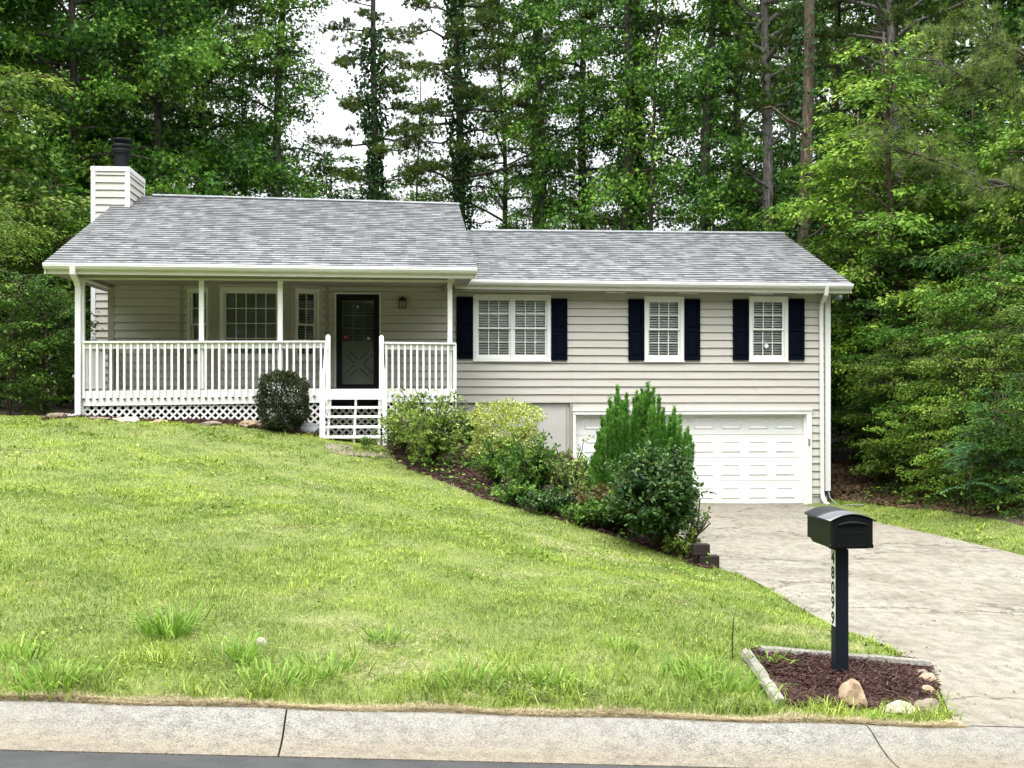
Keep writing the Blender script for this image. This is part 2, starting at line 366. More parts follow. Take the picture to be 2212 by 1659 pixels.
cp += [(-6.5, 16, 1.42), (-3, 15.5, 1.18), (0, 14.5, .92), (-12, 16, 1.5), (-9, 24, 1.92), (-15, 24, 2.0), (2.2, 12, .55), (3.2, 23, .95), (2.9, 20, .74), (1.5, 22.5, 1.22),
       (-14, 36, 2.1), (0, 38, 1.9), (12, 38, 1.2), (22, 30, .9), (16, 20, .6), (30, 60, 2), (-30, 60, 2.5), (0, 60, 2), (-30, 25, 2.2), (30, 25, 1.0), (-1, 26.5, 1.5), (-5, 26.5, 1.85),
       (9.3, 26.6, .12), (9.4, 24, .16), (8.3, 17, .22), (8.6, 12, .18), (60, 60, 2), (-60, 60, 2), (60, 25, 1.5), (-60, 25, 2.2)]
cp = np.array(cp)
def tps(r2): return .5*r2*np.log(r2+1e-9)
n_ = len(cp); K = tps(((cp[:, None, :2]-cp[None, :, :2])**2).sum(2))+np.eye(n_)*.8
P_ = np.hstack([np.ones((n_, 1)), cp[:, :2]])
A_ = np.block([[K, P_], [P_.T, np.zeros((3, 3))]]); w_ = np.linalg.solve(A_, np.concatenate([cp[:, 2], np.zeros(3)]))
def zraw(x, y):
    x = np.asarray(x, float); y = np.asarray(y, float); sh = x.shape; q = np.stack([x.ravel(), y.ravel()], 1); out = np.empty(len(q))
    for i in range(0, len(q), 20000):
        qq = q[i:i+20000]; out[i:i+20000] = tps(((qq[:, None]-cp[None, :, :2])**2).sum(2))@w_[:n_]+w_[n_]+qq@w_[n_+1:]
    return out.reshape(sh)
# driveway edges
LE = [hitf(u, v, zd) for u, v in ((1547, 1225), (1629, 1254), (1689, 1290), (1743, 1321), (1789, 1347), (1833, 1366), (1903, 1389), (1974, 1430), (2010, 1450), (2030, 1490), (2062, 1566))]
RE = [hitf(u, v, zd) for u, v in ((1768, 1098), (1830, 1110), (1892, 1128), (2008, 1153), (2141, 1183), (2212, 1201))]
WX0, WX1 = ax(1236, 26.4), LE[0][0]-.02           # retaining wall plan line
def XL(y):
    ys = [q[1] for q in LE][::-1]+[26.4]; xs = [q[0] for q in LE][::-1]+[WX0]
    return np.interp(y, ys, xs)
def XR(y):
    ys = [YC, 12]+[q[1] for q in RE][::-1]; xs = [9.4, 8.7]+[q[0] for q in RE][::-1]
    return np.interp(y, ys, xs)
WF = LE[0][1]                                      # front end of the wall
GX = np.arange(-16, 16.01, .1); GY = np.arange(8, 40.01, .1)
gx, gy = np.meshgrid(GX, GY, indexing='ij'); GZ = zraw(gx, gy)
GZ += .03*np.sin(gx*2.1+gy*.7)*np.sin(gy*1.7-gx*.5)+.015*np.sin(gx*5.3)*np.sin(gy*4.1)
ind = (gx > XL(gy)-.03) & (gx < XR(gy)+.02) & (gy < YG+.3)
GZ = np.where(ind, zd(gx, gy)-.05, GZ)
near = (gx > XR(gy)) & (gx < XR(gy)+2.5) & (gy < 27)          # verge right of the drive meets it flush
wgt = np.clip((gx-XR(gy))/2.5, 0, 1); GZ = np.where(near, (zd(gx, gy)+.0)*(1-wgt)+GZ*wgt, GZ)
lft = (gx < XL(gy)) & (gx > XL(gy)-1.2) & (gy < WF); wgt = np.clip((XL(gy)-gx)/1.2, 0, 1)
GZ = np.where(lft, (zd(gx, gy)+.01)*(1-wgt)+GZ*wgt, GZ)
kz = (gy < 8.45); w_e = np.clip((gy-8.1)/.35, 0, 1); GZ = np.where(kz & ~ind, (zc(gx)-.005)*(1-w_e)+GZ*w_e, GZ)
GZ -= .06*np.exp(-(((gx-3.37)/.75)**2+((gy-9.15)/.6)**2))*(gy > 8.3)
def zt(x, y):
    x = np.asarray(x, float); y = np.asarray(y, float)
    fx = np.clip((x-GX[0])/.1, 0, len(GX)-1.001); fy = np.clip((y-GY[0])/.1, 0, len(GY)-1.001)
    i = fx.astype(int); j = fy.astype(int); a = fx-i; b = fy-j
    return GZ[i, j]*(1-a)*(1-b)+GZ[i+1, j]*a*(1-b)+GZ[i, j+1]*(1-a)*b+GZ[i+1, j+1]*a*b
def hit(u, v, y0=7.5): return hitf(u, v, zt, y0)

joints([hitf(2050, v, zd)[1] for v in (1326, 1215, 1150)])
# ground sheet
xs = np.concatenate([-np.array([400, 250, 150, 100, 70, 50, 40, 32, 26, 22, 19]), np.arange(-16, 16.01, .2), np.array([19, 22, 26, 32, 40, 50, 70, 100, 150, 250, 400])])
ys = np.concatenate([-np.array([300, 150, 80, 40, 20]), np.array([-8, 0, 4, 6, 7.2, 8.0]), np.arange(8.2, 40.01, .2), np.array([44, 50, 60, 80, 120, 200, 400])])
X, Y = np.meshgrid(xs, ys, indexing='ij')
inr = (np.abs(X) <= 16.01) & (Y >= 8.1) & (Y <= 40.01)
Z = np.where(inr, zt(X, Y), 0)
far = ~inr & (Y > 8.1); Z[far] = zraw(np.clip(X[far], -60, 60), np.clip(Y[far], 8.1, 60))
rd = Y <= 8.1; Z[rd] = zc(np.clip(X[rd], -40, 40))-.45
nx, ny = X.shape
V = np.stack([X.ravel(), Y.ravel(), Z.ravel()], 1)
I, J = np.meshgrid(np.arange(nx-1), np.arange(ny-1), indexing='ij'); a = (I*ny+J).ravel()
F = np.stack([a, a+ny, a+ny+1, a+1], 1)
# material zones by polygon
def inpoly(x, y, poly):
    x = np.asarray(x); y = np.asarray(y); ins = np.zeros(x.shape, bool); n = len(poly)
    for i in range(n):
        x1, y1 = poly[i]; x2, y2 = poly[(i+1) % n]
        c = ((y1 > y) != (y2 > y)) & (x < (x2-x1)*(y-y1)/(y2-y1+1e-12)+x1); ins ^= c
    return ins
HX0, HX1, HY0, HY1 = -5.78, 9.24, 26.5, 35.1
be = [hit(u, v)[:2] for u, v in ((845, 985), (880, 1012), (1000, 1058), (1060, 1083), (1200, 1122), (1350, 1167), (1480, 1212), (1535, 1232))]
BED = [tuple(q) for q in be]+[(WX1, WF), (WX0, 26.5), (1.0, 26.5), (.6, 24.2), (be[0][0]-.2, 23.6)]
porchstrip = [(-6.4, 23.4), (-3, 23.3), (-1.35, 23.0), (-1.35, 24.2), (-6.4, 24.2)]
MBED = [tuple(hit(u, v)[:2]) for u, v in ((1605, 1412), (1700, 1412), (1850, 1425), (2003, 1444), (2022, 1500), (2025, 1545), (1860, 1535), (1700, 1530))]
SHL = [tuple(hit(u, v)[:2]) for u, v in ((1795, 1075), (1860, 1085), (1920, 1095), (2000, 1100), (2100, 1118), (2212, 1138))]
def in_woods(x, y):
    right = (x > 9.0) & (x > np.interp(y, [q[1] for q in SHL][::-1], [q[0] for q in SHL][::-1])) & (y > SHL[-1][1]-2)
    left = (y > 25.2) & (x < -6.4)
    return right | left | (y > 27.5)
def lawnmask(x, y):
    ok = (y > YC+.02) & ~((x > XL(y)) & (x < XR(y)+.03)) & ~inpoly(x, y, BED) & ~inpoly(x, y, MBED) & ~inpoly(x, y, porchstrip)
    ok &= ~((x > HX0-.2) & (x < HX1+.05) & (y > 24.0)) & ~in_woods(x, y)
    return ok
cx_ = V[F].mean(1)
mi = np.zeros(len(F), int)
mi[inpoly(cx_[:, 0], cx_[:, 1], BED) | inpoly(cx_[:, 0], cx_[:, 1], porchstrip) | ((cx_[:, 0] > -6) & (cx_[:, 0] < 1.1) & (cx_[:, 1] > 24) & (cx_[:, 1] < 26.5))] = 1
mi[in_woods(cx_[:, 0], cx_[:, 1])] = 2
g = raw_mesh('ground', V, F.ravel(), np.full(len(F), 4), M['ground']); g.data.materials.append(M['bedsoil']); g.data.materials.append(M['forest'])
g.data.polygons.foreach_set('material_index', mi); g.data.polygons.foreach_set('use_smooth', [True]*len(F)); g.data.update()
tag(g, kind='structure')

# road, kerb, driveway, walk
def strip_sheet(name, xs, prof, mat, zoff=0, jit=None):
    """prof: list of (y, dz) across; z follows the road grade"""
    V = []; n = len(prof)
    for x in xs:
        for y, dz in prof: V.append((x, y, float(zc(np.clip(x, -40, 40)))+dz+zoff))
    F = [(i*n+j, (i+1)*n+j, (i+1)*n+j+1, i*n+j+1) for i in range(len(xs)-1) for j in range(n-1)]
    mb = MB(); mb.add(V, F, True); return mb
YA = 7.50
road = strip_sheet('road', np.arange(-200, 201, 5.), [(-250, -.4), (-40, -.3), (-4.0, -.1), (-3.5, -.14), (-1, -.07), (2, -.02), (5, -.07), (YA-.002, -.125)], M['asphalt']).build('road', M['asphalt']); tag(road, kind='structure')
kb = MB(); seams = [-42, -36, -30, -24, -18, -12, ax(611, 7.8)-3.05*1, ax(611, 7.8), ax(1895, 7.9), 6.2, 9.5, 13, 18, 24, 30, 42]
prof = [(YA-.01, -.30), (YA-.01, -.118), (YA+.10, -.112), (YA+.22, -.10), (YA+.36, -.065), (YA+.48, -.02), (YA+.56, .0), (YC, .0), (YC, -.3)]
for i in range(len(seams)-1):
    a, b = seams[i]+.006, seams[i+1]-.006; xx = np.linspace(a, b, 8); V = []; n = len(prof)
    sk = .35 if i == 8-0 else 0
    for x in xx:
        for y, dz in prof: V.append((x, y, float(zc(x))+dz))
    kb.add(V, [(p*n+q, (p+1)*n+q, (p+1)*n+q+1, p*n+q+1) for p in range(7) for q in range(n-1)], False)
    kb.add([V[q] for q in range(n)], [tuple(range(n))[::-1]]); kb.add([V[7*n+q] for q in range(n)], [tuple(range(n))])
kerb = kb.build('kerb', M['curb']); tag(kerb, kind='structure')
V = []; rows = np.concatenate([np.arange(YC+.005, 26.2, .3), [YG+.3]]); nn = 14
for y in rows:
    a, b = float(XL(y)), float(XR(y))
    if y < 9.2: a -= .0; 
    for k in range(nn):
        x = a+(b-a)*k/(nn-1); V.append((x, y, float(zd(x, min(y, YG)))+(.0 if y > YC+.1 else .004)))
F = [(i*nn+j, i*nn+j+1, (i+1)*nn+j+1, (i+1)*nn+j) for i in range(len(rows)-1) for j in range(nn-1)]
dr = MB().add(V, F, True).build('driveway', M['drive']); tag(dr, kind='structure')
w0 = hit(700, 958); w1 = hit(820, 960)
wk = MB(); pl = [hit(u, v) for u, v in ((700, 962), (820, 962), (832, 985), (815, 988), (760, 982), (715, 972))]
z_ = max(q[2] for q in pl)
PW = [(ax(700, 23.6), 23.6), (pl[0][0], pl[0][1]), (pl[5][0], pl[5][1]-.2), (pl[4][0], pl[4][1]-.1), (pl[2][0]+.1, pl[2][1]-.1), (pl[1][0]+.1, pl[1][1]), (ax(824, 23.6), 23.6)]
wk.prism([(a, b_, float(zt(a, b_))+.012) for a, b_ in PW][::-1], (0, 0, -.08))
tag(wk.build('path', M['walk']), kind='structure')

# ------------------------------------------------------------------ the house
house = thing('house', 'single-storey house with beige lap siding, grey shingle roof, white railed porch and a garage below', 'house', (1.7, 26.5, 0))
COURSE = .1642; Z0 = az_(870.3, 26.5, 1100)
TH = .026
def siding(mb, p, d, length, zlo, zhi, holes=(), nrm=None, phase=Z0, gap=.017):
    """lap boards on the plane through p (x,y) along unit d; holes are (s0,s1,z0,z1)"""
    dx, dy = d; nx_, ny_ = nrm
    k0 = math.floor((zlo-phase)/COURSE)-1; z = phase+k0*COURSE
    while z < zhi:
        zb, ze = z, z+COURSE
        lo, hi = max(zb, zlo), min(ze, zhi)
        if hi-lo > .004:
            cuts = sorted({lo, hi, *[h for H in holes for h in H[2:4] if lo < h < hi]})
            for a, b in zip(cuts[:-1], cuts[1:]):
                mid = (a+b)/2; spans = [(0, length)]
                for H in holes:
                    if H[2] < mid < H[3]:
                        ns = []
                        for s0, s1 in spans:
                            if H[1] <= s0 or H[0] >= s1: ns.append((s0, s1)); continue
                            if H[0] > s0: ns.append((s0, H[0]))
                            if H[1] < s1: ns.append((H[1], s1))
                        spans = ns
                for s0, s1 in spans:
                    if s1-s0 < .01: continue
                    # boards butt at random joints
                    js = [s0]; q = s0+random.uniform(1.2, 4.5)
                    while q < s1-.8: js.append(q); q += random.uniform(2.2, 4.8)
                    js.append(s1)
                    for t0, t1 in zip(js[:-1], js[1:]):
                        w = random.uniform(-.0015, .0015); sgz = [random.uniform(-.0025, .0025) for _ in range(5)]
                        f = lambda zz: TH*(1-(zz-zb)/COURSE)+.004+w
                        vs = []; n = 5
                        ga = gap if a <= lo+1e-6 and lo == zb else 0
                        for i in range(n):
                            s = t0+.0006+(t1-t0-.0012)*i/(n-1); x = p[0]+dx*s; y = p[1]+dy*s; dz = sgz[i] if ga else 0
                            vs += [(x+nx_*(-.012), y+ny_*(-.012), a), (x+nx_*(-.012), y+ny_*(-.012), a+ga+dz), (x+nx_*f(a), y+ny_*f(a), a+ga+dz), (x+nx_*f(b), y+ny_*f(b), b+(0 if b < hi else .0))]
                        mb.add(vs, [(i*4+j, (i+1)*4+j, (i+1)*4+j+1, i*4+j+1) for i in range(n-1) for j in range(3)])
        z += COURSE
YW = 26.5
def rect(u0, u1, v0, v1, Y=YW):
    um = (u0+u1)/2; return ax(u0, Y), ax(u1, Y), az_(v1, Y, um), az_(v0, Y, um)
win1 = rect(1022.1, 1189.7, 636.5, 779); win2 = rect(1391.4, 1477, 640.6, 780); win3 = rect(1617, 1701.7, 640.6, 780)
GAR = (ax(1243, YW), ax(1741, YW), -.05, az_(898, YW, 1500))
FLZ = 2.47
door = rect(722.7, 823, 632, 837)
wallsL = 4.66
holes = []
def H(r, ins=.05, x0=0): return (r[0]-x0+ins, r[1]-x0-ins, r[2]+ins, r[3]-ins)
BX0, BX1 = ax(397, YW), ax(703, YW); BY = YW-.5; BXc0, BXc1 = ax(463, BY), ax(619, BY)
sd_ = MB()
x0 = HX0; L = HX1-HX0-.1
hs = [H(win1, x0=x0), H(win2, x0=x0), H(win3, x0=x0), (door[0]-x0+.01, door[1]-x0-.01, FLZ-.3, door[3]-.01), (BX0-x0, BX1-x0, 0, 9)]
xb = ax(1234, YW)
siding(sd_, (x0, YW), (1, 0), xb-x0, Z0, wallsL, hs, (0, -1))
hs2 = [(H_[0]-(xb-x0), H_[1]-(xb-x0), H_[2], H_[3]) for H_ in hs]+[(GAR[0]-xb-.06, GAR[1]-xb+.08, -1, GAR[3]+.02)]
siding(sd_, (xb, YW), (1, 0), HX1-.1-xb, .16, wallsL, hs2, (0, -1))
# bay facets
def facet(mb, a, b, zlo, zhi, hole):
    d = np.array(b)-np.array(a); L = np.hypot(*d); d = d/L; nrm = (d[1], -d[0])
    siding(mb, a, tuple(d), L, zlo, zhi, [hole] if hole else [], nrm); return d, nrm, L
WIN_V = (620, 766.5)                               # bay windows outer
bz0, bz1 = az_(777, BY, 540), az_(621, BY, 540)
fA, fB, fC, fD = (BX0, YW), (BXc0, BY), (BXc1, BY), (BX1, YW)
LA = math.hypot(fB[0]-fA[0], fB[1]-fA[1]); LC = math.hypot(fD[0]-fC[0], fD[1]-fC[1]); LB = fC[0]-fB[0]
hA = (LA*.16, LA*.84, bz0, bz1); hB = (LB*.08, LB*.93, bz0, bz1); hC = (LC*.20, LC*.82, bz0, bz1)
ins = lambda h: (h[0]+.05, h[1]-.05, h[2]+.05, h[3]-.05)
dA, nA, _ = facet(sd_, fA, fB, FLZ, 4.62, ins(hA)); dB, nB, _ = facet(sd_, fB, fC, FLZ, 4.62, ins(hB)); dC, nC, _ = facet(sd_, fC, fD, FLZ, 4.62, ins(hC))
# side walls and back
siding(sd_, (HX0, HY1), (0, -1), HY1-YW, 1.6, wallsL, [], (-1, 0)); siding(sd_, (HX1-.02, YW), (0, 1), HY1-YW, .16, wallsL, [], (1, 0))
sd_.box(HX0, HX1-.02, HY1, HY1+.1, .5, wallsL)
# gable ends above the eave
gl_ = MB()
wall = sd_.build('wall', M['siding'], house)
def part_box(name, mat, *b):
    m_ = MB(); m_.box(*b); return m_.build(name, M[mat], house)
part_box('corner_board', 'taupe', HX1-.1, HX1+.012, YW-.035, YW+.03, az_(1060, YW, 1785), wallsL)
part_box('corner_board', 'taupe', HX0-.02, HX0+.10, YW-.03, YW+.03, 1.7, wallsL)
for (q, n) in ((fB, 0), (fC, 0), (fA, 0), (fD, 0)): part_box('corner_board', 'taupe', q[0]-.075, q[0]+.075, q[1]-.03, q[1]+.05, FLZ, 4.6)

wc = MB(); wc.box(HX1-.085, HX1+.03, YW-.042, YW-.0355, az_(1060, YW, 1785), wallsL); wc.box(HX1+.0125, HX1+.03, YW-.035, YW+.09, az_(1060, YW, 1785), wallsL)
wc.build('corner_board', M['vinyl'], house)
fnd = MB(); fnd.box(HX0+.03, xb, YW+.03, YW+.2, .3, Z0+.02)
fnd.box(HX1-.33, HX1-.03, YW+.012, YW+.2, -.3, .17); fnd.box(GAR[1]+.02, HX1-.32, YW+.01, YW+.2, -.3, .17)
fnd.box(HX0+.03, HX1-.03, HY1-.1, HY1+.05, -.2, 1.0); fnd.box(HX1-.2, HX1-.035, YW+.2, HY1-.1, -.3, .2); fnd.box(HX0+.03, HX0+.2, YW+.2, HY1-.1, .3, 2.0)
fnd.build('foundation_wall', M['parge'], house)
bt = MB(); bt.box(ax(1231, YW), ax(1237, YW), YW-.03, YW+.02, .6, Z0-.012); bt.box(ax(1223, YW), ax(1225, YW), YW+.015, YW+.028, .6, Z0-.012); bt.build('batten', M['taupe'], house)
# interior blocks sight lines
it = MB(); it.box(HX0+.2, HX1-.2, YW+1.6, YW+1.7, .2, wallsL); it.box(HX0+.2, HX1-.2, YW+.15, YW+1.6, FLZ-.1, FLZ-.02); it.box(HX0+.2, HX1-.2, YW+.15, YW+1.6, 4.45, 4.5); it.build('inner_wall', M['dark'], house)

def onp(p, d, n):
    """local frame (s along, t outward, z) -> world"""
    return lambda s, t, z: (p[0]+d[0]*s+n[0]*t, p[1]+d[1]*s+n[1]*t, z)
def lbox(mb, fr, s0, s1, t0, t1, z0, z1):
    v = [fr(s, t, z) for s in (s0, s1) for t in (t0, t1) for z in (z0, z1)]
    mb.add(v, [(0, 1, 3, 2), (4, 6, 7, 5), (0, 4, 5, 1), (2, 3, 7, 6), (0, 2, 6, 4), (1, 5, 7, 3)])
def window(fr, s0, s1, z0, z1, cols=3, rows=2, sashes=1, single=False, slat='slat', pitch=.052, tilt=40, frame='white', case=.075, label=None, lower_open=0):
    w = MB()
    for (a, b, c, d) in ((s0, s0+case, z0, z1), (s1-case, s1, z0, z1), (s0+case, s1-case, z1-case, z1), (s0+case, s1-case, z0, z0+.055)):
        lbox(w, fr, a, b, -.09, .035, c, d)
    lbox(w, fr, s0-.012, s1+.012, -.0, .055, z0-.02, z0-.001)
    wo_ = w.build('window', M[frame], house)
    if label: wo_['label'] = label
    a0, a1 = s0+case, s1-case; mull = .055; wd = (a1-a0-mull*(sashes-1))/sashes
    sa = MB(); gls = MB(); bl = MB()
    for i in range(sashes):
        p, q = a0+i*(wd+mull), a0+i*(wd+mull)+wd
        if i: lbox(sa, fr, p-mull, p, -.06, .02, z0+.055, z1-case)
        zl, zh = z0+.055, z1-case; zm = (zl+zh)/2
        parts = [(zl, zh, -.03)] if single else [(zm-.018, zh, -.018), (zl, zm+.018, -.05)]
        for k, (c, d, t) in enumerate(parts):
            st = .042; bot = .07 if (k == 1 or single) else .036
            for (e, f_, g_, h_) in ((p, p+st, c, d), (q-st, q, c, d), (p+st, q-st, d-.04, d), (p+st, q-st, c, c+bot)): lbox(sa, fr, e, f_, t-.014, t+.014, g_, h_)
            e0, e1, f0, f1 = p+st, q-st, c+bot, d-.04
            for j in range(1, cols): s = e0+(e1-e0)*j/cols; lbox(sa, fr, s-.0085, s+.0085, t-.010, t+.008, f0, f1)
            rr = rows*2 if single else rows
            for j in range(1, rr):
                z = f0+(f1-f0)*j/rr
                for c_ in range(cols):
                    sa0 = e0+(e1-e0)*c_/cols+(.0085 if c_ else 0); sa1 = e0+(e1-e0)*(c_+1)/cols-(.0085 if c_ < cols-1 else 0)
                    lbox(sa, fr, sa0, sa1, t-.0095, t+.0075, z-.0085, z+.0085)
            gls.add([fr(e0, t-.004, f0), fr(e1, t-.004, f0), fr(e1, t-.004, f1), fr(e0, t-.004, f1)], [(0, 1, 2, 3)])
        z = zl+.07; hw = .0275; ca, sa_ = math.cos(R(tilt)), math.sin(R(tilt))
        while z < zh-.03:
            tl = random.uniform(-.003, .003); tz = random.uniform(-.0015, .0015)
            v = [fr(s, -.092+sg*hw*ca, z+(-sg)*hw*sa_+tz+(tl if s == q else 0)*.4) for sg in (1, -1) for s in (p+.01, q-.01)]
            bl.add([(x, y, zz+o_) for o_ in (0, .003) for x, y, zz in v], [(0, 1, 3, 2), (4, 6, 7, 5), (0, 4, 5, 1), (2, 3, 7, 6)])
            z += pitch
        lbox(bl, fr, p+.005, q-.005, -.12, -.075, zh-.05, zh)
    sa.build('sash', M[frame], wo_); gls.build('pane', M['glass'], wo_); bl.build('blind', M[slat], wo_)
    return wo_
front = onp((0, YW), (1, 0), (0, -1))
window(front, *win1, sashes=2, label='double window with two sashes side by side')
window(front, *win2, tilt=36)
w3 = window(front, *win3, tilt=34, label='window with a white diamond sticker on its lower sash')
st = MB(); sx, sy, sz = at(1656.6, 747, YW-.02); st.prism([(sx-.062, YW+.015, sz), (sx, YW+.015, sz-.062), (sx+.062, YW+.015, sz), (sx, YW+.015, sz+.062)], (0, .004, 0)); st.build('sticker', M['stickerw'], w3)
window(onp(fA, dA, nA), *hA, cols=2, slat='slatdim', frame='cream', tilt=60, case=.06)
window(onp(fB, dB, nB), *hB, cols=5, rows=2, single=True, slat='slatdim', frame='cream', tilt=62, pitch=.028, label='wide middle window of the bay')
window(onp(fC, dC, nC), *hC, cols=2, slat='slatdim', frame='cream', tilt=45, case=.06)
bh = MB(); bh.prism([(fA[0], fA[1], 4.44), (fB[0], fB[1]+.2, 4.44), (fC[0], fC[1]+.2, 4.44), (fD[0], fD[1], 4.44)], (0, 0, .02))
for a, b in ((fA, fB), (fB, fC), (fC, fD)): pass
bh.build('bay_head', M['taupe'], house)
# shutters
def shutter(u0, u1, v0, v1):
    x0, x1, z0, z1 = rect(u0, u1, v0, v1); y0 = YW-.055; s = MB(); b = .055
    s.box(x0, x1, y0+.012, YW-.005, z0, z1)
    zm = z0+(z1-z0)*.485
    for (a, c, e, f_) in ((x0, x0+b, z0, z1), (x1-b, x1, z0, z1), (x0+b, x1-b, z0, z0+.085), (x0+b, x1-b, z1-.075, z1), (x0+b, x1-b, zm-.02, zm+.055)):
        s.box(a, c, y0-.008, y0+.0115, e, f_)
    for e, f_ in ((z0+.085, zm-.02), (zm+.055, z1-.075)):
        i = .012; k = .045; X0, X1 = x0+b+i, x1-b-i; E, F_ = e+i, f_-i; ya, yb = y0+.0115, y0-.004
        s.add([(X0, ya, E), (X1, ya, E), (X1, ya, F_), (X0, ya, F_), (X0+k, yb, E+k), (X1-k, yb, E+k), (X1-k, yb, F_-k), (X0+k, yb, F_-k)],
              [(0, 1, 5, 4), (1, 2, 6, 5), (2, 3, 7, 6), (3, 0, 4, 7), (4, 5, 6, 7)])
    s.build('shutter', M['navy'], house)
for a in ((985.9, 1021.5, 641.5, 775.5), (1190.4, 1225, 645.5, 778), (1356.7, 1391, 646.5, 778.4), (1477.3, 1511.3, 646.5, 778.4), (1582.3, 1616.6, 647, 778), (1702, 1736.2, 645.5, 777.6)): shutter(*a)

# garage door and trim
gd = MB(); gx0, gx1 = GAR[0]+.02, GAR[1]-.02; gy = YW+.13; gz1 = GAR[3]+.02; gh = .4935
GW = gx1-gx0
for r in range(4):
    z0 = .0+r*gh+.004; z1 = .0+(r+1)*gh-.004
    gd.box(gx0, gx1, gy, gy+.04, z0, min(z1, gz1))
    gd.box(gx0, gx1, gy-.004, gy-.0005, z1-.028, z1-.012) if r < 3 else None
    for k in range(8):
        pc = gx0+.11+(GW-.22)*(k+.5)/8; hw = .225-.0; X0, X1 = pc-.21, pc+.21; E, F_ = z0+.115, z0+.365
        def ring(o0, o1, ya, yb):
            gd.add([(X0-o0, ya, E-o0), (X1+o0, ya, E-o0), (X1+o0, ya, F_+o0), (X0-o0, ya, F_+o0), (X0-o1, yb, E-o1), (X1+o1, yb, E-o1), (X1+o1, yb, F_+o1), (X0-o1, yb, F_+o1)],
                   [(0, 1, 5, 4), (1, 2, 6, 5), (2, 3, 7, 6), (3, 0, 4, 7)])
        ring(.0, -.016, gy-.001, gy-.017); ring(-.016, -.03, gy-.017, gy-.017); ring(-.03, -.055, gy-.017, gy-.005)
        gd.add([(X0+.055, gy-.005, E+.055), (X1-.055, gy-.005, E+.055), (X1-.055, gy-.005, F_-.055), (X0+.055, gy-.005, F_-.055)], [(0, 1, 2, 3)])
gdo = gd.build('garage_door', M['vinyl'], house)
sl_ = MB(); sl_.box(gx0, gx1, gy-.012, gy+.03, -.03, .003); sl_.build('bottom_seal', M['black'], gdo)
gt = MB()
tz = az_(887, YW, 1500)
gt.box(GAR[0]-.06, GAR[1]+.115, YW-.055, YW-.0, GAR[3]+.03, tz); gt.box(GAR[0]-.07, GAR[1]+.13, YW-.075, YW-.0, tz+.001, tz+.022)
gt.box(GAR[0]-.055, GAR[0]-.001, YW-.05, YW+.16, -.05, GAR[3]+.029); gt.box(GAR[1]+.001, GAR[1]+.115, YW-.05, YW+.04, -.04, GAR[3]+.029)
gt.box(GAR[1]-.03, GAR[1]+.0005, YW+.041, YW+.19, -.05, GAR[3]+.029); gt.box(GAR[0]-.0005, GAR[1]-.031, YW-.0, YW+.19, GAR[3]+.012, GAR[3]+.029)
gt.build('garage_trim', M['white'], house)
kp = MB(); kx, _, kz = at(1746, 953, YW); kp.box(kx-.022, kx+.022, YW-.075, YW-.0505, kz-.08, kz+.06); kp.build('keypad', M['cable'], house, bevel=.005)
# maroon vent cover
mv = MB(); vx, _, vz = at(1031, 890, YW); mv.box(vx-.075, vx+.075, YW-.05, YW+.029, vz-.07, vz+.065); mv.box(vx-.03, vx+.03, YW-.056, YW-.0505, vz-.02, vz+.02)
mv.build('vent_cover', M['maroon'], house, bevel=.02)
# security flood light under the eave
fl = MB(); fx, _, fz = at(1802, 642, YW+.3); fl.lathe((fx, YW+.3, fz), [(.0, -.07), (.055, -.06), (.07, 0), (.05, .05), (0, .06)], 12); fl.lathe((fx+.13, YW+.35, fz), [(.0, -.07), (.055, -.06), (.07, 0), (.05, .05), (0, .06)], 12)
fl.box(fx-.03, fx+.17, YW+.3, YW+.36, fz+.04, fz+.3); fl.build('flood_light', M['cable'], house)

# roofs
def roof_plane(name, eL, eR, rL, rR, expo=.20):
    eL, eR, rL, rR = map(np.array, (eL, eR, rL, rR)); n = int(np.linalg.norm(rL-eL)/expo); NX = 26
    v = []; f = []; uvs = []
    nrm = np.cross(eR-eL, rL-eL); nrm = nrm/np.linalg.norm(nrm)
    if nrm[2] < 0: nrm = -nrm
    W_ = np.linalg.norm(eR-eL); Lg = np.linalg.norm(rL-eL); th = .024
    for k in range(n):
        t0, t1 = k/n, (k+1)/n
        for i in range(NX+1):
            s = i/NX
            a = (eL+(rL-eL)*t0)*(1-s)+(eR+(rR-eR)*t0)*s; b = (eL+(rL-eL)*t1)*(1-s)+(eR+(rR-eR)*t1)*s
            wob = .006*math.sin(s*31+k*1.3)*math.sin(s*7+k*.37)+random.uniform(-.0015, .0015)
            v += [a+nrm*(.001+(wob*.3)), a+nrm*(th+wob), b+nrm*(.002+wob*.3)]
            uvs += [(s*W_, k*.20+.13), (s*W_, k*.20+.004), (s*W_, k*.20+.196)]
        o_ = k*(NX+1)*3
        for i in range(NX):
            c = o_+i*3; f += [(c, c+3, c+4, c+1), (c+1, c+4, c+5, c+2)]
    # underside
    b0 = len(v); v += [eL-nrm*.03, eR-nrm*.03, rR-nrm*.03, rL-nrm*.03, eL+nrm*.001, eR+nrm*.001, rR+nrm*.001, rL+nrm*.001]; uvs += [(0, 0)]*8
    f += [(b0, b0+3, b0+2, b0+1), (b0, b0+1, b0+5, b0+4), (b0+1, b0+2, b0+6, b0+5), (b0+3, b0, b0+4, b0+7)]
    me = bpy.data.meshes.new(name); me.from_pydata([tuple(np.array(q)-ORG['house']) for q in v], [], f)
    ul = me.uv_layers.new(name='uv'); vi = np.zeros(len(me.loops), int); me.loops.foreach_get('vertex_index', vi)
    ul.data.foreach_set('uv', np.array(uvs)[vi].ravel()); me.materials.append(M['shingle']); me.update()
    o = bpy.data.objects.new(name, me); C.objects.link(o); o.parent = house; return o
EL0, EL1 = at(95, 567, 23.6), at(1030, 578, 23.6); RYL = 30.45
RLz0 = at(330, 425, RYL)[2]; RLz1 = at(990, 442, RYL)[2]
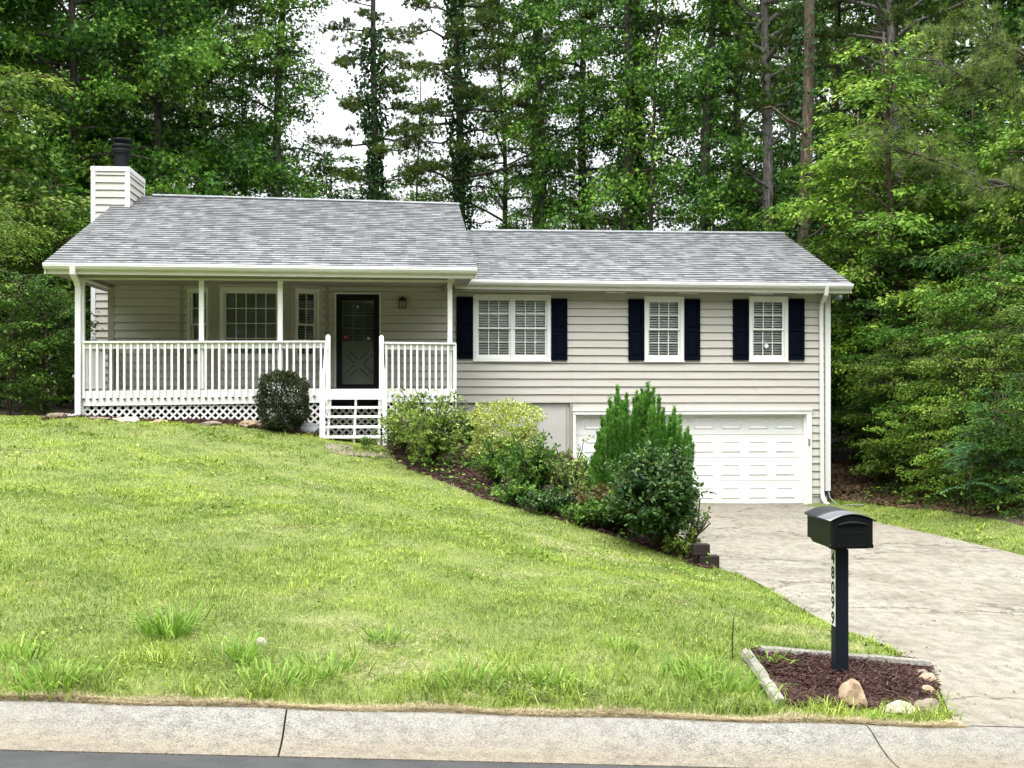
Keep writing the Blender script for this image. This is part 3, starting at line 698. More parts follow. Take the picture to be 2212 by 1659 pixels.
rl0 = (EL0[0], RYL, RLz0+.02); rl1 = (EL1[0], RYL, RLz1)
roofL = roof_plane('roof', EL0, EL1, rl0, rl1)
backL = MB()
ERx0, ERx1 = 1.18, at(1840, 612, 26.0)[0]; RYR = 30.8
er0 = (ERx0, 26.0, at(985, 603, 26.0)[2]+.0); er1 = (ERx1, 26.0, at(1840, 613, 26.0)[2])
rr0 = (ERx0, RYR, at(1015, 499, RYR)[2]); rr1 = (ERx1, RYR, at(1690, 505, RYR)[2])
roofR = roof_plane('roof', er0, er1, rr0, rr1)
# rear slopes
roof_plane('roof', (ERx0, 35.6, er0[2]), (ERx1, 35.6, er1[2]), (ERx0, RYR+.002, rr0[2]-.002), (ERx1, RYR+.002, rr1[2]-.002), .28)
roof_plane('roof', (EL0[0], 36.8, EL0[2]+.15), (EL1[0], 36.8, EL1[2]+.15), (rl0[0], RYL+.002, rl0[2]-.002), (rl1[0], RYL+.002, rl1[2]-.002), .28)
# gable infill and wall of the taller left roof
def gable(x, th, pe, pr, yb, zb):
    gb = MB(); gb.prism([(x, pe[1]+.35, pe[2]+.0), (x, pr[1], pr[2]-.06), (x, yb-.4, pe[2])], (th, 0, 0)); gb.build('gable', M['siding'], house)
gable(HX0, .1, EL0, rl0, 36.8, 0); gable(HX1-.15, .1, er1, rr1, 35.6, 0); gable(EL1[0]-.28, .1, EL1, rl1, 36.8, 0)
# ridge vents + rake boards + fascia + gutters
rc = MB()
def ridgecap(a, b, w=.16):
    a, b = np.array(a), np.array(b)
    rc.m = 0
    for i in range(60):
        p = a+(b-a)*i/60; q = a+(b-a)*(i+1)/60+np.array((.02, 0, 0)); dz = .045; h = .03
        rc.add([(p[0], p[1]-w, p[2]-.045+dz), (q[0], q[1]-w, q[2]-.052+dz), (q[0], q[1], q[2]+dz), (p[0], p[1], p[2]+dz+.007), (p[0], p[1]+w, p[2]-.045+dz), (q[0], q[1]+w, q[2]-.052+dz),
                (p[0], p[1]-w, p[2]-.045+dz-.012), (q[0], q[1]-w, q[2]-.052+dz-.012)], [(0, 1, 2, 3), (3, 2, 5, 4), (6, 7, 1, 0)])
    rc.m = 1
    rc.box(a[0]+.3, b[0]-.3, a[1]-w-.01, a[1]-.05, min(a[2], b[2])-.055, min(a[2], b[2])-.054) ; rc.add([(a[0]+.3, a[1]-w+.004, a[2]-.075), (b[0]-.3, b[1]-w+.004, b[2]-.075), (b[0]-.3, b[1]-w+.004, b[2]-.013), (a[0]+.3, a[1]-w+.004, a[2]-.013)], [(0, 1, 2, 3)])
ridgecap((ax(330, RYL), RYL, rl0[2]), (rl1[0], RYL, rl1[2])); ridgecap((ax(1016, RYR), RYR, rr0[2]), (rr1[0], RYR, rr1[2]))
rcm = paint('ridge_shingle', (.30, .31, .32), (.16, .165, .175), .85, 5)
rc.build('ridge_cap', [rcm, M['black']], house)
fa = MB()
def rake(e, r, x, w=.03):
    e, r = np.array(e), np.array(r); d = .17
    fa.prism([(x, e[1], e[2]-.035), (x, r[1], r[2]-.035), (x, r[1], r[2]-.035-d), (x, e[1], e[2]-.035-d)], (w, 0, 0))
rake(EL0, rl0, EL0[0]+.004); rake(EL1, rl1, EL1[0]-.034); rake(er1, rr1, er1[0]-.034)
def fascia(a, b, yb, d):
    fa.prism([(a[0]+.04, a[1]+.03, a[2]-.03), (b[0]-.04, b[1]+.03, b[2]-.03), (b[0]-.04, b[1]+.03, b[2]-d), (a[0]+.04, a[1]+.03, a[2]-d)], (0, .025, 0))
fascia(EL0, EL1, 0, .20); fascia(er0, er1, 0, .20)
fa.build('fascia', M['cream'], house)
def gutter(a, b):
    g_ = MB(); n = 12; pr = [(.025, -.012), (-.10, -.012), (-.112, -.03), (-.098, -.036), (-.105, -.06), (-.075, -.10), (-.02, -.118), (.025, -.118), (.025, -.105), (-.015, -.10), (-.085, -.05), (-.085, -.024), (.025, -.024)]
    k = len(pr); V = []
    for i in range(n+1):
        p = np.array(a)+(np.array(b)-np.array(a))*i/n; dz = random.uniform(-.003, .003)
        V += [(p[0], p[1]+dy, p[2]+dz_+dz) for dy, dz_ in pr]
    g_.add(V, [(i*k+j, (i+1)*k+j, (i+1)*k+(j+1) % k, i*k+(j+1) % k) for i in range(n) for j in range(k)])
    g_.add([V[j] for j in range(8)], [tuple(range(8))]); g_.add([V[n*k+j] for j in range(8)], [tuple(range(8))[::-1]])
    return g_.build('gutter', M['vinyl'], house)
gutter(EL0, EL1); gutter((ax(983, 26.0), er0[1], er0[2]), er1)
so_ = MB()   # soffits: right eave and porch ceiling
so_.box(ERx0, ERx1-.05, 26.06, YW-.03, er1[2]-.20, er1[2]-.185)
so_.box(HX1+.04, ERx1-.05, YW-.03, 35.3, er1[2]-.20, er1[2]-.185)
so_.box(EL0[0]+.05, EL1[0]-.05, 23.66, YW-.03, EL0[2]-.185, EL0[2]-.17)
so_.box(EL0[0]+.05, HX0-.03, YW-.03, 28.9, EL0[2]-.185, EL0[2]-.17)
so_.build('soffit', M['taupe'], house)
for u in (1330, 1487, 1650, 1740): vx = ax(u, 26.2); part_box('soffit_vent', 'vinyl', vx-.2, vx+.2, 26.12, 26.26, er1[2]-.212, er1[2]-.2005)

# downspouts
def dspout(pts, w=.075, d=.055):
    m_ = MB()
    for i, (p, q) in enumerate(zip(pts[:-1], pts[1:])):
        p, q = Vector(p), Vector(q); e = (q-p).normalized()*.012
        m_.bar(p-e, q+e, w+(.001 if i % 2 else 0), d+(.001 if i % 2 else 0), (0, 1, 0) if abs((q-p).normalized().z) > .5 else (0, 0, 1))
    return m_
gz = er1[2]
def P3(u, v, y): return at(u, v, y)
ds = dspout([P3(1786, 620, 25.93), P3(1784.5, 636, 25.97), P3(1775, 655, YW-.1), P3(1773.5, 672, YW-.08), P3(1776, 1062, YW-.08), P3(1777, 1075, YW-.1), P3(1783, 1086, YW-.2), P3(1788, 1090, YW-.32)])
ds.build('downspout', M['vinyl'], house)
ds2 = dspout([P3(157, 578, 23.53), P3(157, 590, 23.55), P3(165, 606, 23.85), P3(169, 620, 23.93), P3(168.5, 880, 23.93)], .1, .07)
ds2.tube([P3(169, 878, 23.93), P3(169, 893, 23.93), P3(163, 900, 23.86), P3(150, 900.5, 23.75)], .05, 12)
ds2.build('downspout', M['vinyl'], house)

# chimney
ch = MB(); CY = 29.0; CX0, CX1 = ax(200, CY), ax(277, CY); CYb = 30.75; CT = az_(360, CY, 240)
siding(ch, (CX0, CY), (1, 0), CX1-CX0, 1.8, CT-.09, [], (0, -1), phase=CT-.09-.167*40)
siding(ch, (CX1, CY), (0, 1), CYb-CY, 5.9, CT-.09, [], (1, 0), phase=CT-.09-.167*40)
siding(ch, (CX0, CYb), (0, -1), CYb-CY, 1.8, CT-.09, [], (-1, 0), phase=CT-.09-.167*40)
ch.box(CX0+.01, CX1-.01, CYb-.02, CYb, 1.8, CT-.02)
cho = ch.build('chimney', M['siding'], house)
ct = MB()
ct.box(CX0-.035, CX1+.035, CY-.045, CYb+.03, CT-.10, CT); ct.box(CX0-.03, CX0+.065, CY-.034, CY+.04, 1.8, CT-.101)
ct.box(CX1-.065, CX1+.03, CY-.034, CY+.065, 6.2, CT-.101); ct.box(CX1-.01, CX1+.03, CYb-.06, CYb+.02, 6.7, CT-.101)
ct.build('chimney_trim', M['vinyl'], cho)
fl = MB(); fcx = ax(262.5, 29.75); D_ = 29.75
zf = lambda v: az_(v, 29.75, 262)
r0 = .17; prof = [(r0, CT-.05), (r0, zf(332)), (r0+.0, zf(331)), (r0+.045, zf(330)), (r0+.05, zf(324)), (r0+.02, zf(322)), (r0+.005, zf(321)), (r0+.05, zf(319)), (r0+.04, zf(314)), (r0+.01, zf(311)), (r0-.03, zf(310)), (r0-.03, zf(306)), (r0+.06, zf(304)), (r0+.05, zf(301)), (0, zf(299))]
fl.lathe((fcx, 29.75, 0), [(r, z) for r, z in prof], 28); fl.build('flue_pipe', M['black'], cho)

# front door
dx0, dx1, dz0, dz1 = door
df = MB()
for a, b_, c, d in ((dx0, dx0+.035, FLZ, dz1), (dx1-.035, dx1, FLZ, dz1), (dx0+.035, dx1-.035, dz1-.035, dz1)): df.box(a, b_, YW-.05, YW+.12, c, d)
dfo = df.build('front_door', M['cream'], house)
sf = MB(); a, b_ = dx0+.036, dx1-.036; zt_ = dz1-.036
for p, q, c, d in ((a, a+.115, FLZ+.01, zt_), (b_-.115, b_, FLZ+.01, zt_), (a+.115, b_-.115, zt_-.13, zt_), (a+.115, b_-.115, FLZ+.01, FLZ+.085)): sf.box(p, q, YW-.04, YW-.01, c, d)
sfo = sf.build('storm_door', M['black'], dfo)
hx, _, hz = at(735, 753, YW-.05); hd = MB(); hd.tube([(hx, YW-.045, hz-.1), (hx, YW-.085, hz-.08), (hx, YW-.09, hz+.06), (hx, YW-.045, hz+.1)], .014, 8); hd.box(hx-.02, hx+.02, YW-.05, YW-.0405, hz-.12, hz+.12)
hd.build('handle', M['black'], dfo)
gp = MB(); gp.add([(a+.115, YW-.02, FLZ+.085), (b_-.115, YW-.02, FLZ+.085), (b_-.115, YW-.02, zt_-.13), (a+.115, YW-.02, zt_-.13)], [(0, 1, 2, 3)]); gp.build('pane', M['glass'], dfo)
dd = MB(); e0, e1 = a+.10, b_-.10; zb_, zt2 = FLZ+.07, zt_-.11; dy = YW+.05
lx0, lx1, lz0, lz1 = at(739.5, 0, dy)[0], at(809.5, 0, dy)[0], az_(737, dy, 774), az_(653, dy, 774)
dd.box(e0, lx0, dy, dy+.04, zb_, zt2); dd.box(lx1, e1, dy, dy+.04, zb_, zt2); dd.box(lx0, lx1, dy, dy+.04, zb_, lz0); dd.box(lx0, lx1, dy, dy+.04, lz1, zt2)
for k in (1, 2): s = lx0+(lx1-lx0)*k/3; dd.box(s-.012, s+.012, dy-.006, dy+.03, lz0, lz1)
for k in (1, 2):
    s = lz0+(lz1-lz0)*k/3
    for j in range(3): dd.box(lx0+(lx1-lx0)*j/3+(.012 if j else 0), lx0+(lx1-lx0)*(j+1)/3-(.012 if j < 2 else 0), dy-.005, dy+.03, s-.012, s+.012)
# cross-buck
cb0 = at(748, 830-10, dy); bx0, bx1 = ax(745, dy), ax(806, dy); bz0_, bz1_ = az_(815, dy, 775), az_(757, dy, 775)
for (p, q) in (((bx0, bz0_), (bx1, bz1_)), ((bx0, bz1_), (bx1, bz0_))):
    off = -.010 if p[1] == bz0_ else -.0125
    dd.bar((p[0], dy+off, p[1]), (q[0], dy+off, q[1]), .022, .085, (0, 0, 1))
dd.box(bx0-.01, bx1+.01, dy-.014, dy-.0005, bz1_+.03, bz1_+.045)
for (X0, X1) in ((bx0-.03, bx0-.018), (bx1+.018, bx1+.03)): dd.box(X0, X1, dy-.012, dy-.0005, bz0_-.03, bz1_+.03)
dd.m = 1  # thin dark strips put the shade of the cross-buck grooves into colour
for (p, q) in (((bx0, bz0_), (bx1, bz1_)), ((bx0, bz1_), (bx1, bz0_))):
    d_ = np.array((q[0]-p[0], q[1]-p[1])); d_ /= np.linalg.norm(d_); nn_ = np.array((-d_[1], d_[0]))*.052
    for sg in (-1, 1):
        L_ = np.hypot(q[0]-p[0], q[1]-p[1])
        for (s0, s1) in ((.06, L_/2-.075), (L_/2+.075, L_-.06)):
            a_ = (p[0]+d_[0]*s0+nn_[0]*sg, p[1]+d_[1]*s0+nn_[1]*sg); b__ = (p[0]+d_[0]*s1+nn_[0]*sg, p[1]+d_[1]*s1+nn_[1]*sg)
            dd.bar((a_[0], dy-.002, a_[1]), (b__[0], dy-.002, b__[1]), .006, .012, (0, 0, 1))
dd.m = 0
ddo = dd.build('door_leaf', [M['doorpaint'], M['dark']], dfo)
bs = MB(); z = lz0+.01
while z < lz1:
    bs.add([(lx0, dy+.035, z), (lx1, dy+.035, z), (lx1, dy+.06, z+.03), (lx0, dy+.06, z+.03)], [(0, 1, 2, 3)]); z += .044
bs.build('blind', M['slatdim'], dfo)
s1 = MB(); rx, _, rz = at(747, 729, YW); s1.prism([(rx-.04, YW-.022, rz-.03), (rx+.045, YW-.022, rz-.025), (rx+.05, YW-.022, rz+.035), (rx-.045, YW-.022, rz+.03)], (0, -.004, 0)); s1.build('sticker', M['red'], dfo)
s2 = MB(); rx, _, rz = at(796, 731, YW); s2.prism([(rx+.028*math.cos(k*math.pi/6), YW-.022, rz+.028*math.sin(k*math.pi/6)) for k in range(12)], (0, -.004, 0)); s2.build('sticker', M['stickerw'], dfo)
s3 = MB(); rx, _, rz = at(773, 663, YW); s3.prism([(rx+.014*math.cos(k*math.pi/6), YW-.022, rz+.035*math.sin(k*math.pi/6)) for k in range(12)], (0, -.004, 0)); s3.build('sticker', M['stickerw'], dfo)
th = MB(); th.box(dx0, dx1, YW-.09, YW+.1, FLZ-.0, FLZ+.012); th.build('threshold', M['black'], dfo)
bell = MB(); qx, _, qz = at(718.5, 720, YW); bell.box(qx-.012, qx+.012, YW-.04, YW-.02, qz-.04, qz+.04); bell.build('doorbell', M['cream'], house)

# wall lantern
lx, _, lz = at(869.5, 655, YW-.15); ly = YW-.16
la = MB(); hw = .072; zt0, zb0 = lz+.075, lz-.095
la.prism([(lx-.085, ly-.085, zt0), (lx+.085, ly-.085, zt0), (lx+.085, ly+.085, zt0), (lx-.085, ly+.085, zt0)], (0, 0, .018))
la.add([(lx-.075, ly-.075, zt0+.018), (lx+.075, ly-.075, zt0+.018), (lx+.075, ly+.075, zt0+.018), (lx-.075, ly+.075, zt0+.018), (lx, ly, zt0+.065)], [(0, 1, 4), (1, 2, 4), (2, 3, 4), (3, 0, 4)])
la.box(lx-.078, lx+.078, ly-.078, ly+.078, zb0-.015, zb0)
for sx_ in (-1, 1):
    for sy_ in (-1, 1): la.box(lx+sx_*.068-.008, lx+sx_*.068+.008, ly+sy_*.068-.008, ly+sy_*.068+.008, zb0, zt0)
la.box(lx-.02, lx-.012, ly-.074, ly-.068, zb0, zt0); la.box(lx+.012, lx+.02, ly-.074, ly-.068, zb0, zt0); la.box(lx-.06, lx+.06, ly-.0745, ly-.0685, lz+.035, lz+.043)
la.box(lx-.05, lx+.05, YW-.04, YW-.0, lz-.06, lz+.1); la.tube([(lx, YW-.04, lz+.08), (lx, ly, zt0+.06)], .012, 8)
lao = la.build('wall_lantern', M['bronze'], house)
lg = MB(); lg.box(lx-.06, lx+.06, ly-.06, ly+.06, zb0+.001, zt0-.03); lg.build('lantern_glass', M['amber'], lao)

# ---- porch
YP = 24.0
pf = MB(); PX0, PX1 = ax(166, YP), ax(984, YP)
n = int((YW-YP-.02)/.14)
for i in range(n): y = YP+.03+i*.14; pf.box(PX0+.02, PX1-.02, y, y+.134, FLZ-.03-.001*(i % 2), FLZ-.001*(i % 2))
pf.build('porch_floor', M['deck'], house)
# beam under the porch eave, end beams
bm_ = MB(); bt_, bb_ = EL0[2]-.19, az_(603, YP, 600)
bzl, bzr = az_(599.5, YP, 180), az_(611, YP, 980)
bm_.prism([(PX0-.02, YP+.0, bzl), (PX1-.02, YP, bzr-.0), (PX1-.02, YP, bt_+.05), (PX0-.02, YP, bt_+.05)], (0, .12, 0))
bm_.box(PX0-.02, PX0+.09, YP+.121, YW-.04, bzl+.0, bt_+.04); bm_.box(PX1-.13, PX1-.02, YP+.121, YW-.04, bzr, bt_+.04)
bm_.build('porch_beam', M['taupe'], house)
be2 = MB(); be2.box(PX0-.03, PX1-.01, YP-.012, YP-.0005, bzl-.035, bzl-.002); be2.box(ax(967, YP), ax(982, YP), YP-.05, YP-.013, bzr, bt_+.08)
be2.box(PX0+.02, PX0+.11, YP+.14, YW-.05, bzl-.03, bzl-.001)
be2.build('beam_trim', M['cream'], house)
def post(u0, u1, top, y=YP+.02, bot=None):
    p = MB(); a, b_ = ax(u0, y), ax(u1, y); p.box(a, b_, y, y+(b_-a), bot if bot is not None else FLZ, top); return p.build('porch_post', M['white'], house, bevel=.006)
post(170, 181.5, bzl-.036, bot=1.8); post(429.5, 440, bzl-.036); post(599.5, 610.3, bzl-.036); post(967, 977, bzr-.002)
# railings: rim board, rails and balusters
def rail(xa, xb, y, topa, topb, bota, botb, banda, bandb, lowa, lowb, us=None, spacing=.1275, along='x', out=-1):
    """a run between xa and xb at depth y (along x) or between y's at x (along y)"""
    r_ = MB()
    def P(s, t, z): return (xa+(xb-xa)*s, y+t*out*-1*-1, z) if along == 'x' else (y+t*out, xa+(xb-xa)*s, z)
    def slab(t0, t1, za0, za1, zb0, zb1, s0=0, s1=1):
        v = [P(s, t, z) for s, z0, z1 in ((s0, za0, za1), (s1, zb0, zb1)) for t in (t0, t1) for z in (z0, z1)]
        r_.add(v, [(0, 1, 3, 2), (4, 6, 7, 5), (0, 4, 5, 1), (2, 3, 7, 6), (0, 2, 6, 4), (1, 5, 7, 3)])
    return r_, P, slab
def railing(xa, xb, y, top, band, low, balx, bott, along='x', sgn=1, name='railing'):
    """sgn: outward direction is -sgn along the depth axis"""
    r_ = MB()
    def P(s, t, z): return (xa+(xb-xa)*s, y-t*sgn, z) if along == 'x' else (y-t*sgn, xa+(xb-xa)*s, z)
    def slab(t0, t1, A, B):
        v = [P(s, t, z) for s, zz in ((0, A), (1, B)) for t in (t0, t1) for z in zz]
        r_.add(v, [(0, 1, 3, 2), (4, 6, 7, 5), (0, 4, 5, 1), (2, 3, 7, 6), (0, 2, 6, 4), (1, 5, 7, 3)])
    slab(-.07, .075, (top[0]-.032, top[0]), (top[1]-.032, top[1]))                      # cap rail
    slab(-.02, .012, (top[0]-.14, top[0]-.033), (top[1]-.14, top[1]-.033))              # upper rail
    ro = r_.build(name, M['white'], house)
    rb = MB(); r_ = rb
    def slab2(t0, t1, A, B):
        v = [P(s, t, z) for s, zz in ((0, A), (1, B)) for t in (t0, t1) for z in zz]
        rb.add(v, [(0, 1, 3, 2), (4, 6, 7, 5), (0, 4, 5, 1), (2, 3, 7, 6), (0, 2, 6, 4), (1, 5, 7, 3)])
    slab2(-.03, .01, (low[0], band[0]), (low[1], band[1])); slab2(-.05, .0145, (band[0]-.035, band[0]+.004), (band[1]-.035, band[1]+.004))
    rb.build('rim_board', M['white'], ro)
    for q in balx:
        s = (q-xa)/(xb-xa); zt1 = top[0]+(top[1]-top[0])*s-.034; zb1 = bott[0]+(bott[1]-bott[0])*s+random.uniform(-.006, .006)
        b = MB(); w = .019; c0 = P(s, .015, 0); c1 = P(s, .052, 0)
        if along == 'x': b.box(q-w, q+w, min(c0[1], c1[1]), max(c0[1], c1[1]), zb1, zt1)
        else: b.box(min(c0[0], c1[0]), max(c0[0], c1[0]), q-w, q+w, zb1, zt1)
        b.m = 1  # dark block below: end grain plus the shadow under the baluster, as colour
        if along == 'x': b.box(q-w, q+w, min(c0[1], c1[1])+.004, max(c0[1], c1[1])-.002, zb1-.026, zb1-.001)
        b.build('baluster', [M['white'], M['bronze']], ro)
    return ro
zz = lambda v, u: az_(v, YP, u)
xe = ax(706, YP)
ubal = [180+14.6*i+ (5.8 if False else 0) for i in range(0, 36)]
railing(ax(180.5, YP), xe, YP, (zz(737, 180), zz(736, 708)), (zz(845, 180), zz(839.5, 708)), (zz(877, 180), zz(869.5, 708)), [ax(180+1.8+14.62*i, YP) for i in range(0, 36) if 180+14.62*i < 700], (zz(861, 180), zz(854.5, 708)))
xr = ax(826, YP)
railing(xr, ax(984.5, YP), YP, (zz(738.5, 826), zz(740.5, 984)), (zz(839.5, 826), zz(840.5, 984)), (zz(869, 826), zz(860+9, 984)), [ax(834.5+13.35*i, YP) for i in range(0, 12)], (zz(853, 826), zz(855, 984)))
# left end run, looking along the porch
railing(YP+.1, YW-.1, PX0-.0, (zz(737, 180), zz(737, 180)-.0), (zz(845, 180), FLZ-.01), (zz(877, 180), FLZ-.3), [YP+.2+.128*i for i in range(17)], (zz(861, 180), FLZ-.17), along='y', sgn=1)
part_box('end_board', 'white', ax(983.2, YP), ax(985.8, YP), YP-.06, YP+.03, zz(880, 984), zz(742, 984)); part_box('end_board', 'white', ax(162.5, YP), ax(166, YP), YP-.03, YP+.06, zz(895, 164), zz(738, 164))
part_box('porch_post', 'cream', PX0+.06, PX0+.15, YW-.16, YW-.055, FLZ, zz(737, 180)+.06)
# step opening header, newels, steps
hdz = MB(); hdz.box(ax(706, YP), ax(829, YP), YP-.012, YP+.028, az_(860, YP, 768), FLZ-.004); hdz.build('step_header', M['white'], house)
def newel(x, y, z0, z1, w=.088):
    p = MB(); h = w/2; c = .02
    p.box(x-h, x+h, y-h, y+h, z0, z1-.035)
    p.add([(x-h, y-h, z1-.035), (x+h, y-h, z1-.035), (x+h, y+h, z1-.035), (x-h, y+h, z1-.035), (x-c, y-c, z1), (x+c, y-c, z1), (x+c, y+c, z1), (x-c, y+c, z1)],
          [(0, 1, 5, 4), (1, 2, 6, 5), (2, 3, 7, 6), (3, 0, 4, 7), (4, 5, 6, 7)]); return p.build('newel', M['white'], house, bevel=.005)
nL, nR = ax(708.8, YP-.06), ax(824.2, YP-.06)
newel(nL, YP-.06, 2.0, zz(723, 708)); newel(nR, YP-.06, 2.0, zz(724.5, 824))
YS = 22.95; mL, mR = ax(696.4, YS), ax(831.4, YS)
newel(mL, YS, 1.35, az_(797, YS, 696), .094); newel(mR, YS, 1.35, az_(798, YS, 831), .08)
for a_, b__ in (((nL-.03, YP-.1, zz(742, 708)), (mL+.03, YS+.03, az_(806, YS, 696))), ((nR-.02, YP-.1, zz(742, 824)), (mR-.03, YS+.03, az_(806, YS, 831)))):
    hr = MB(); hr.bar(a_, b__, .04, .10); hr.build('handrail', M['white'], house)

stp = []
for i, (v, u0, u1) in enumerate(((860.5, 707.5, 824), (880, 706.5, 823.8), (900, 704.5, 823.3), (922, 702.7, 823), (943.8, 701, 822.6))):
    y = YP-.12-.245*i; t = MB(); z = az_(v, y, 765); t.box(ax(u0, y), ax(u1, y), y-.14, y+.12, z-.019, z+.019); t.build('step_tread', M['white'], house); stp.append((y, z))
for x_, w in ((ax(766.5, 23.3), .04), (ax(710, 23.3), .04), (ax(819, 23.3), .04)):
    s = MB()
    for i, (y, z) in enumerate(stp):
        zb = stp[i+1][1]+.02 if i < 4 else 1.47
        s.box(x_-w/2-.0005*i, x_+w/2+.0005*i, y-.09, y+.12, zb, z-.0195)
    s.build('stringer', M['white'], house)
# lattice panels under the porch
def lattice(x0, x1, y, z0f, z1f, along='x', name='lattice'):
    l_ = MB(); w = .036; p = .140; zmin = min(z0f(x0), z0f(x1)); zmax = max(z1f(x0), z1f(x1))
    h = zmax-zmin
    for dirn, (ya, yb) in ((1, (0, .008)), (-1, (.009, .017))):
        x = x0-h
        while x < x1+h:
            # strip from bottom to top slanted 45deg, clipped in x
            xa, xb = (x, x+h) if dirn > 0 else (x+h, x)
            t0, t1 = 0, 1
            f = lambda t: xa+(xb-xa)*t
            ts = sorted([(x0-xa)/(xb-xa), (x1-xa)/(xb-xa)]); t0, t1 = max(0, ts[0]), min(1, ts[1])
            if t1-t0 > .02:
                hw = w*.707
                q0, q1 = f(t0), f(t1); za, zb = zmin+h*t0, zmin+h*t1
                zcut = z1f((q0+q1)/2)
                l_.prism([(q0-hw, y+ya, za), (q0+hw, y+ya, za), (q1+hw, y+ya, zb), (q1-hw, y+ya, zb)], (0, yb-ya, 0))
            x += p*1.0
    return l_.build(name, M['white'], house)
lattice(ax(181, YP), xe, YP+.03, lambda x: 1.62, lambda x: zz(872, 400))
lattice(xr, PX1-.03, YP+.03, lambda x: 1.45, lambda x: zz(868, 900))
lattice(ax(712, YP), ax(820, YP), YP+.30, lambda x: 1.45, lambda x: az_(882, YP, 768))
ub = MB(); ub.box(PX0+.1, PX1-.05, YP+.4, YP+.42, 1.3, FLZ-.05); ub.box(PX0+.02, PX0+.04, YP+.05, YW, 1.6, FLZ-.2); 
ub.build('underporch_shade_board', M['dark'], house)  # near-black boards added behind the lattice to stand in for under-porch shade

# ------------------------------------------------------------------ mailbox
mx0 = 3.365; my0 = 9.40; bz_ = float(zt(mx0, my0))+.06
mb_ = thing('mailbox', 'black metal mailbox with arched top on a dark square post numbered 48099', 'mailbox', (mx0, my0, bz_))
zb = az_(1187, 9.35, 1812)
p = MB(); p.box(mx0-.051, mx0+.051, my0-.051, my0+.051, bz_-.3, zb); p.build('post', M['navypost'], mb_, bevel=.004)
bx_ = MB(); hw = .158; y0, y1 = my0-.27, my0+.30; N = 12
zbot = az_(1187, 9.13, 1843); zea = az_(1124, 9.13, 1843); ztop = az_(1111.5, 9.13, 1843)
def arch(y, w, zt_, ze, zl, taper=0):
    pts = [(mx0-w+taper, y, zl), (mx0+w-taper, y, zl)]
    for i in range(N+1):
        a = i/N; x = mx0+w-2*w*a; pts.append((x, y, ze+(zt_-ze)*math.sin(math.pi*a)**.9))
    return pts
bx_.prism(arch(y0+.02, hw, ztop-.006, zea, zbot+.03), (0, y1-y0-.03, 0))
bx_.prism([(mx0-hw+.02, y0+.04, zbot+.0), (mx0+hw-.02, y0+.04, zbot), (mx0+hw-.001, y0+.04, zbot+.029), (mx0-hw+.001, y0+.04, zbot+.029)], (0, y1-y0-.12, 0))
bx_.build('box', M['mailbox'], mb_, bevel=.003)
rf = MB(); V = []; 
for y in (y0-.012, y1+.012):
    for k, off in ((0, 0), (1, -.009)):
        for i in range(N*2+1):
            a = i/(N*2); w = hw+.016; V.append((mx0-w+2*w*a, y, zea-.006+(ztop-zea+.01)*math.sin(math.pi*a)**.85+off+.004))
n2 = N*2+1
rf.add(V, [(i, i+1, 2*n2+i+1, 2*n2+i) for i in range(n2-1)]+[(n2+i, 3*n2+i, 3*n2+i+1, n2+i+1) for i in range(n2-1)]+[(i, n2+i, n2+i+1, i+1) for i in range(n2-1)]+[(2*n2+i, 2*n2+i+1, 3*n2+i+1, 3*n2+i) for i in range(n2-1)], True)
rf.build('lid', M['lid'], mb_)
dr_ = MB(); dr_.prism(arch(y0-.002, hw-.004, ztop-.012, zea-.004, zbot+.012), (0, .021, 0))
# brow handle and recessed panel
br_ = []
for i in range(13):
    a = i/12; x = mx0-.115+.23*a; br_.append((x, y0-.008, zea-.035+.018*math.sin(math.pi*a)))
dr_.tube(br_, [.006+.008*math.sin(math.pi*i/12) for i in range(13)], 8)
for (a, b_, c, d) in ((-.115, .115, -.075, -.070), (-.115, .115, .022, .027), (-.115, -.110, -.070, .022), (.110, .115, -.070, .022)):
    zc_ = (zbot+zea)/2-.01; dr_.box(mx0+a, mx0+b_, y0-.006, y0-.0025, zc_+c, zc_+d)
dr_.build('door', M['mailbox'], mb_, bevel=.002)
hg = MB()
for s in (-1, 1): hg.tube([(mx0+s*(hw+.008), y0+.03, zbot+.02), (mx0+s*(hw-.02), y0+.03, zbot+.02)], .016, 12)
hg.build('hinge', M['mailbox'], mb_)
np_ = MB(); zn1, zn0 = az_(1187.5, 9.40, 1800), az_(1351, 9.40, 1800); xn = mx0-.0515
np_.box(xn-.002, xn, my0-.048, my0+.048, zn0, zn1); npo = np_.build('number_plate', M['plate'], mb_)
hdig = (zn1-zn0)/5
for i, chd in enumerate('48099'):
    cu = bpy.data.curves.new('digit', 'FONT'); cu.body = chd; cu.size = 1; cu.extrude = .0; cu.align_x = 'CENTER'; cu.offset = .035
    to = bpy.data.objects.new('digit_tmp', cu); C.objects.link(to); bpy.context.view_layer.update()
    dg = bpy.context.evaluated_depsgraph_get(); me = bpy.data.meshes.new_from_object(to.evaluated_get(dg)); bpy.data.objects.remove(to)
    co = np.zeros(len(me.vertices)*3); me.vertices.foreach_get('co', co); co = co.reshape(-1, 3)
    mn, mxx = co.min(0), co.max(0); nrmz = (co-mn)/np.maximum(mxx-mn, 1e-6)
    hh = hdig*.86; ww = .072
    # plate faces -X: text x runs towards -Y... seen from -X side, right is -Y
    yy = my0+ww/2-nrmz[:, 0]*ww; zz_ = zn1-hdig*(i+.5)-hh/2+nrmz[:, 1]*hh
    co2 = np.stack([np.full(len(co), xn-.0032), yy, zz_], 1)-ORG[mb_.name]
    me.vertices.foreach_set('co', co2.ravel()); me.update(); me.materials.append(M['black'])
    do = bpy.data.objects.new('digit', me); C.objects.link(do); do.parent = npo; do['label'] = 'black digit '+chd

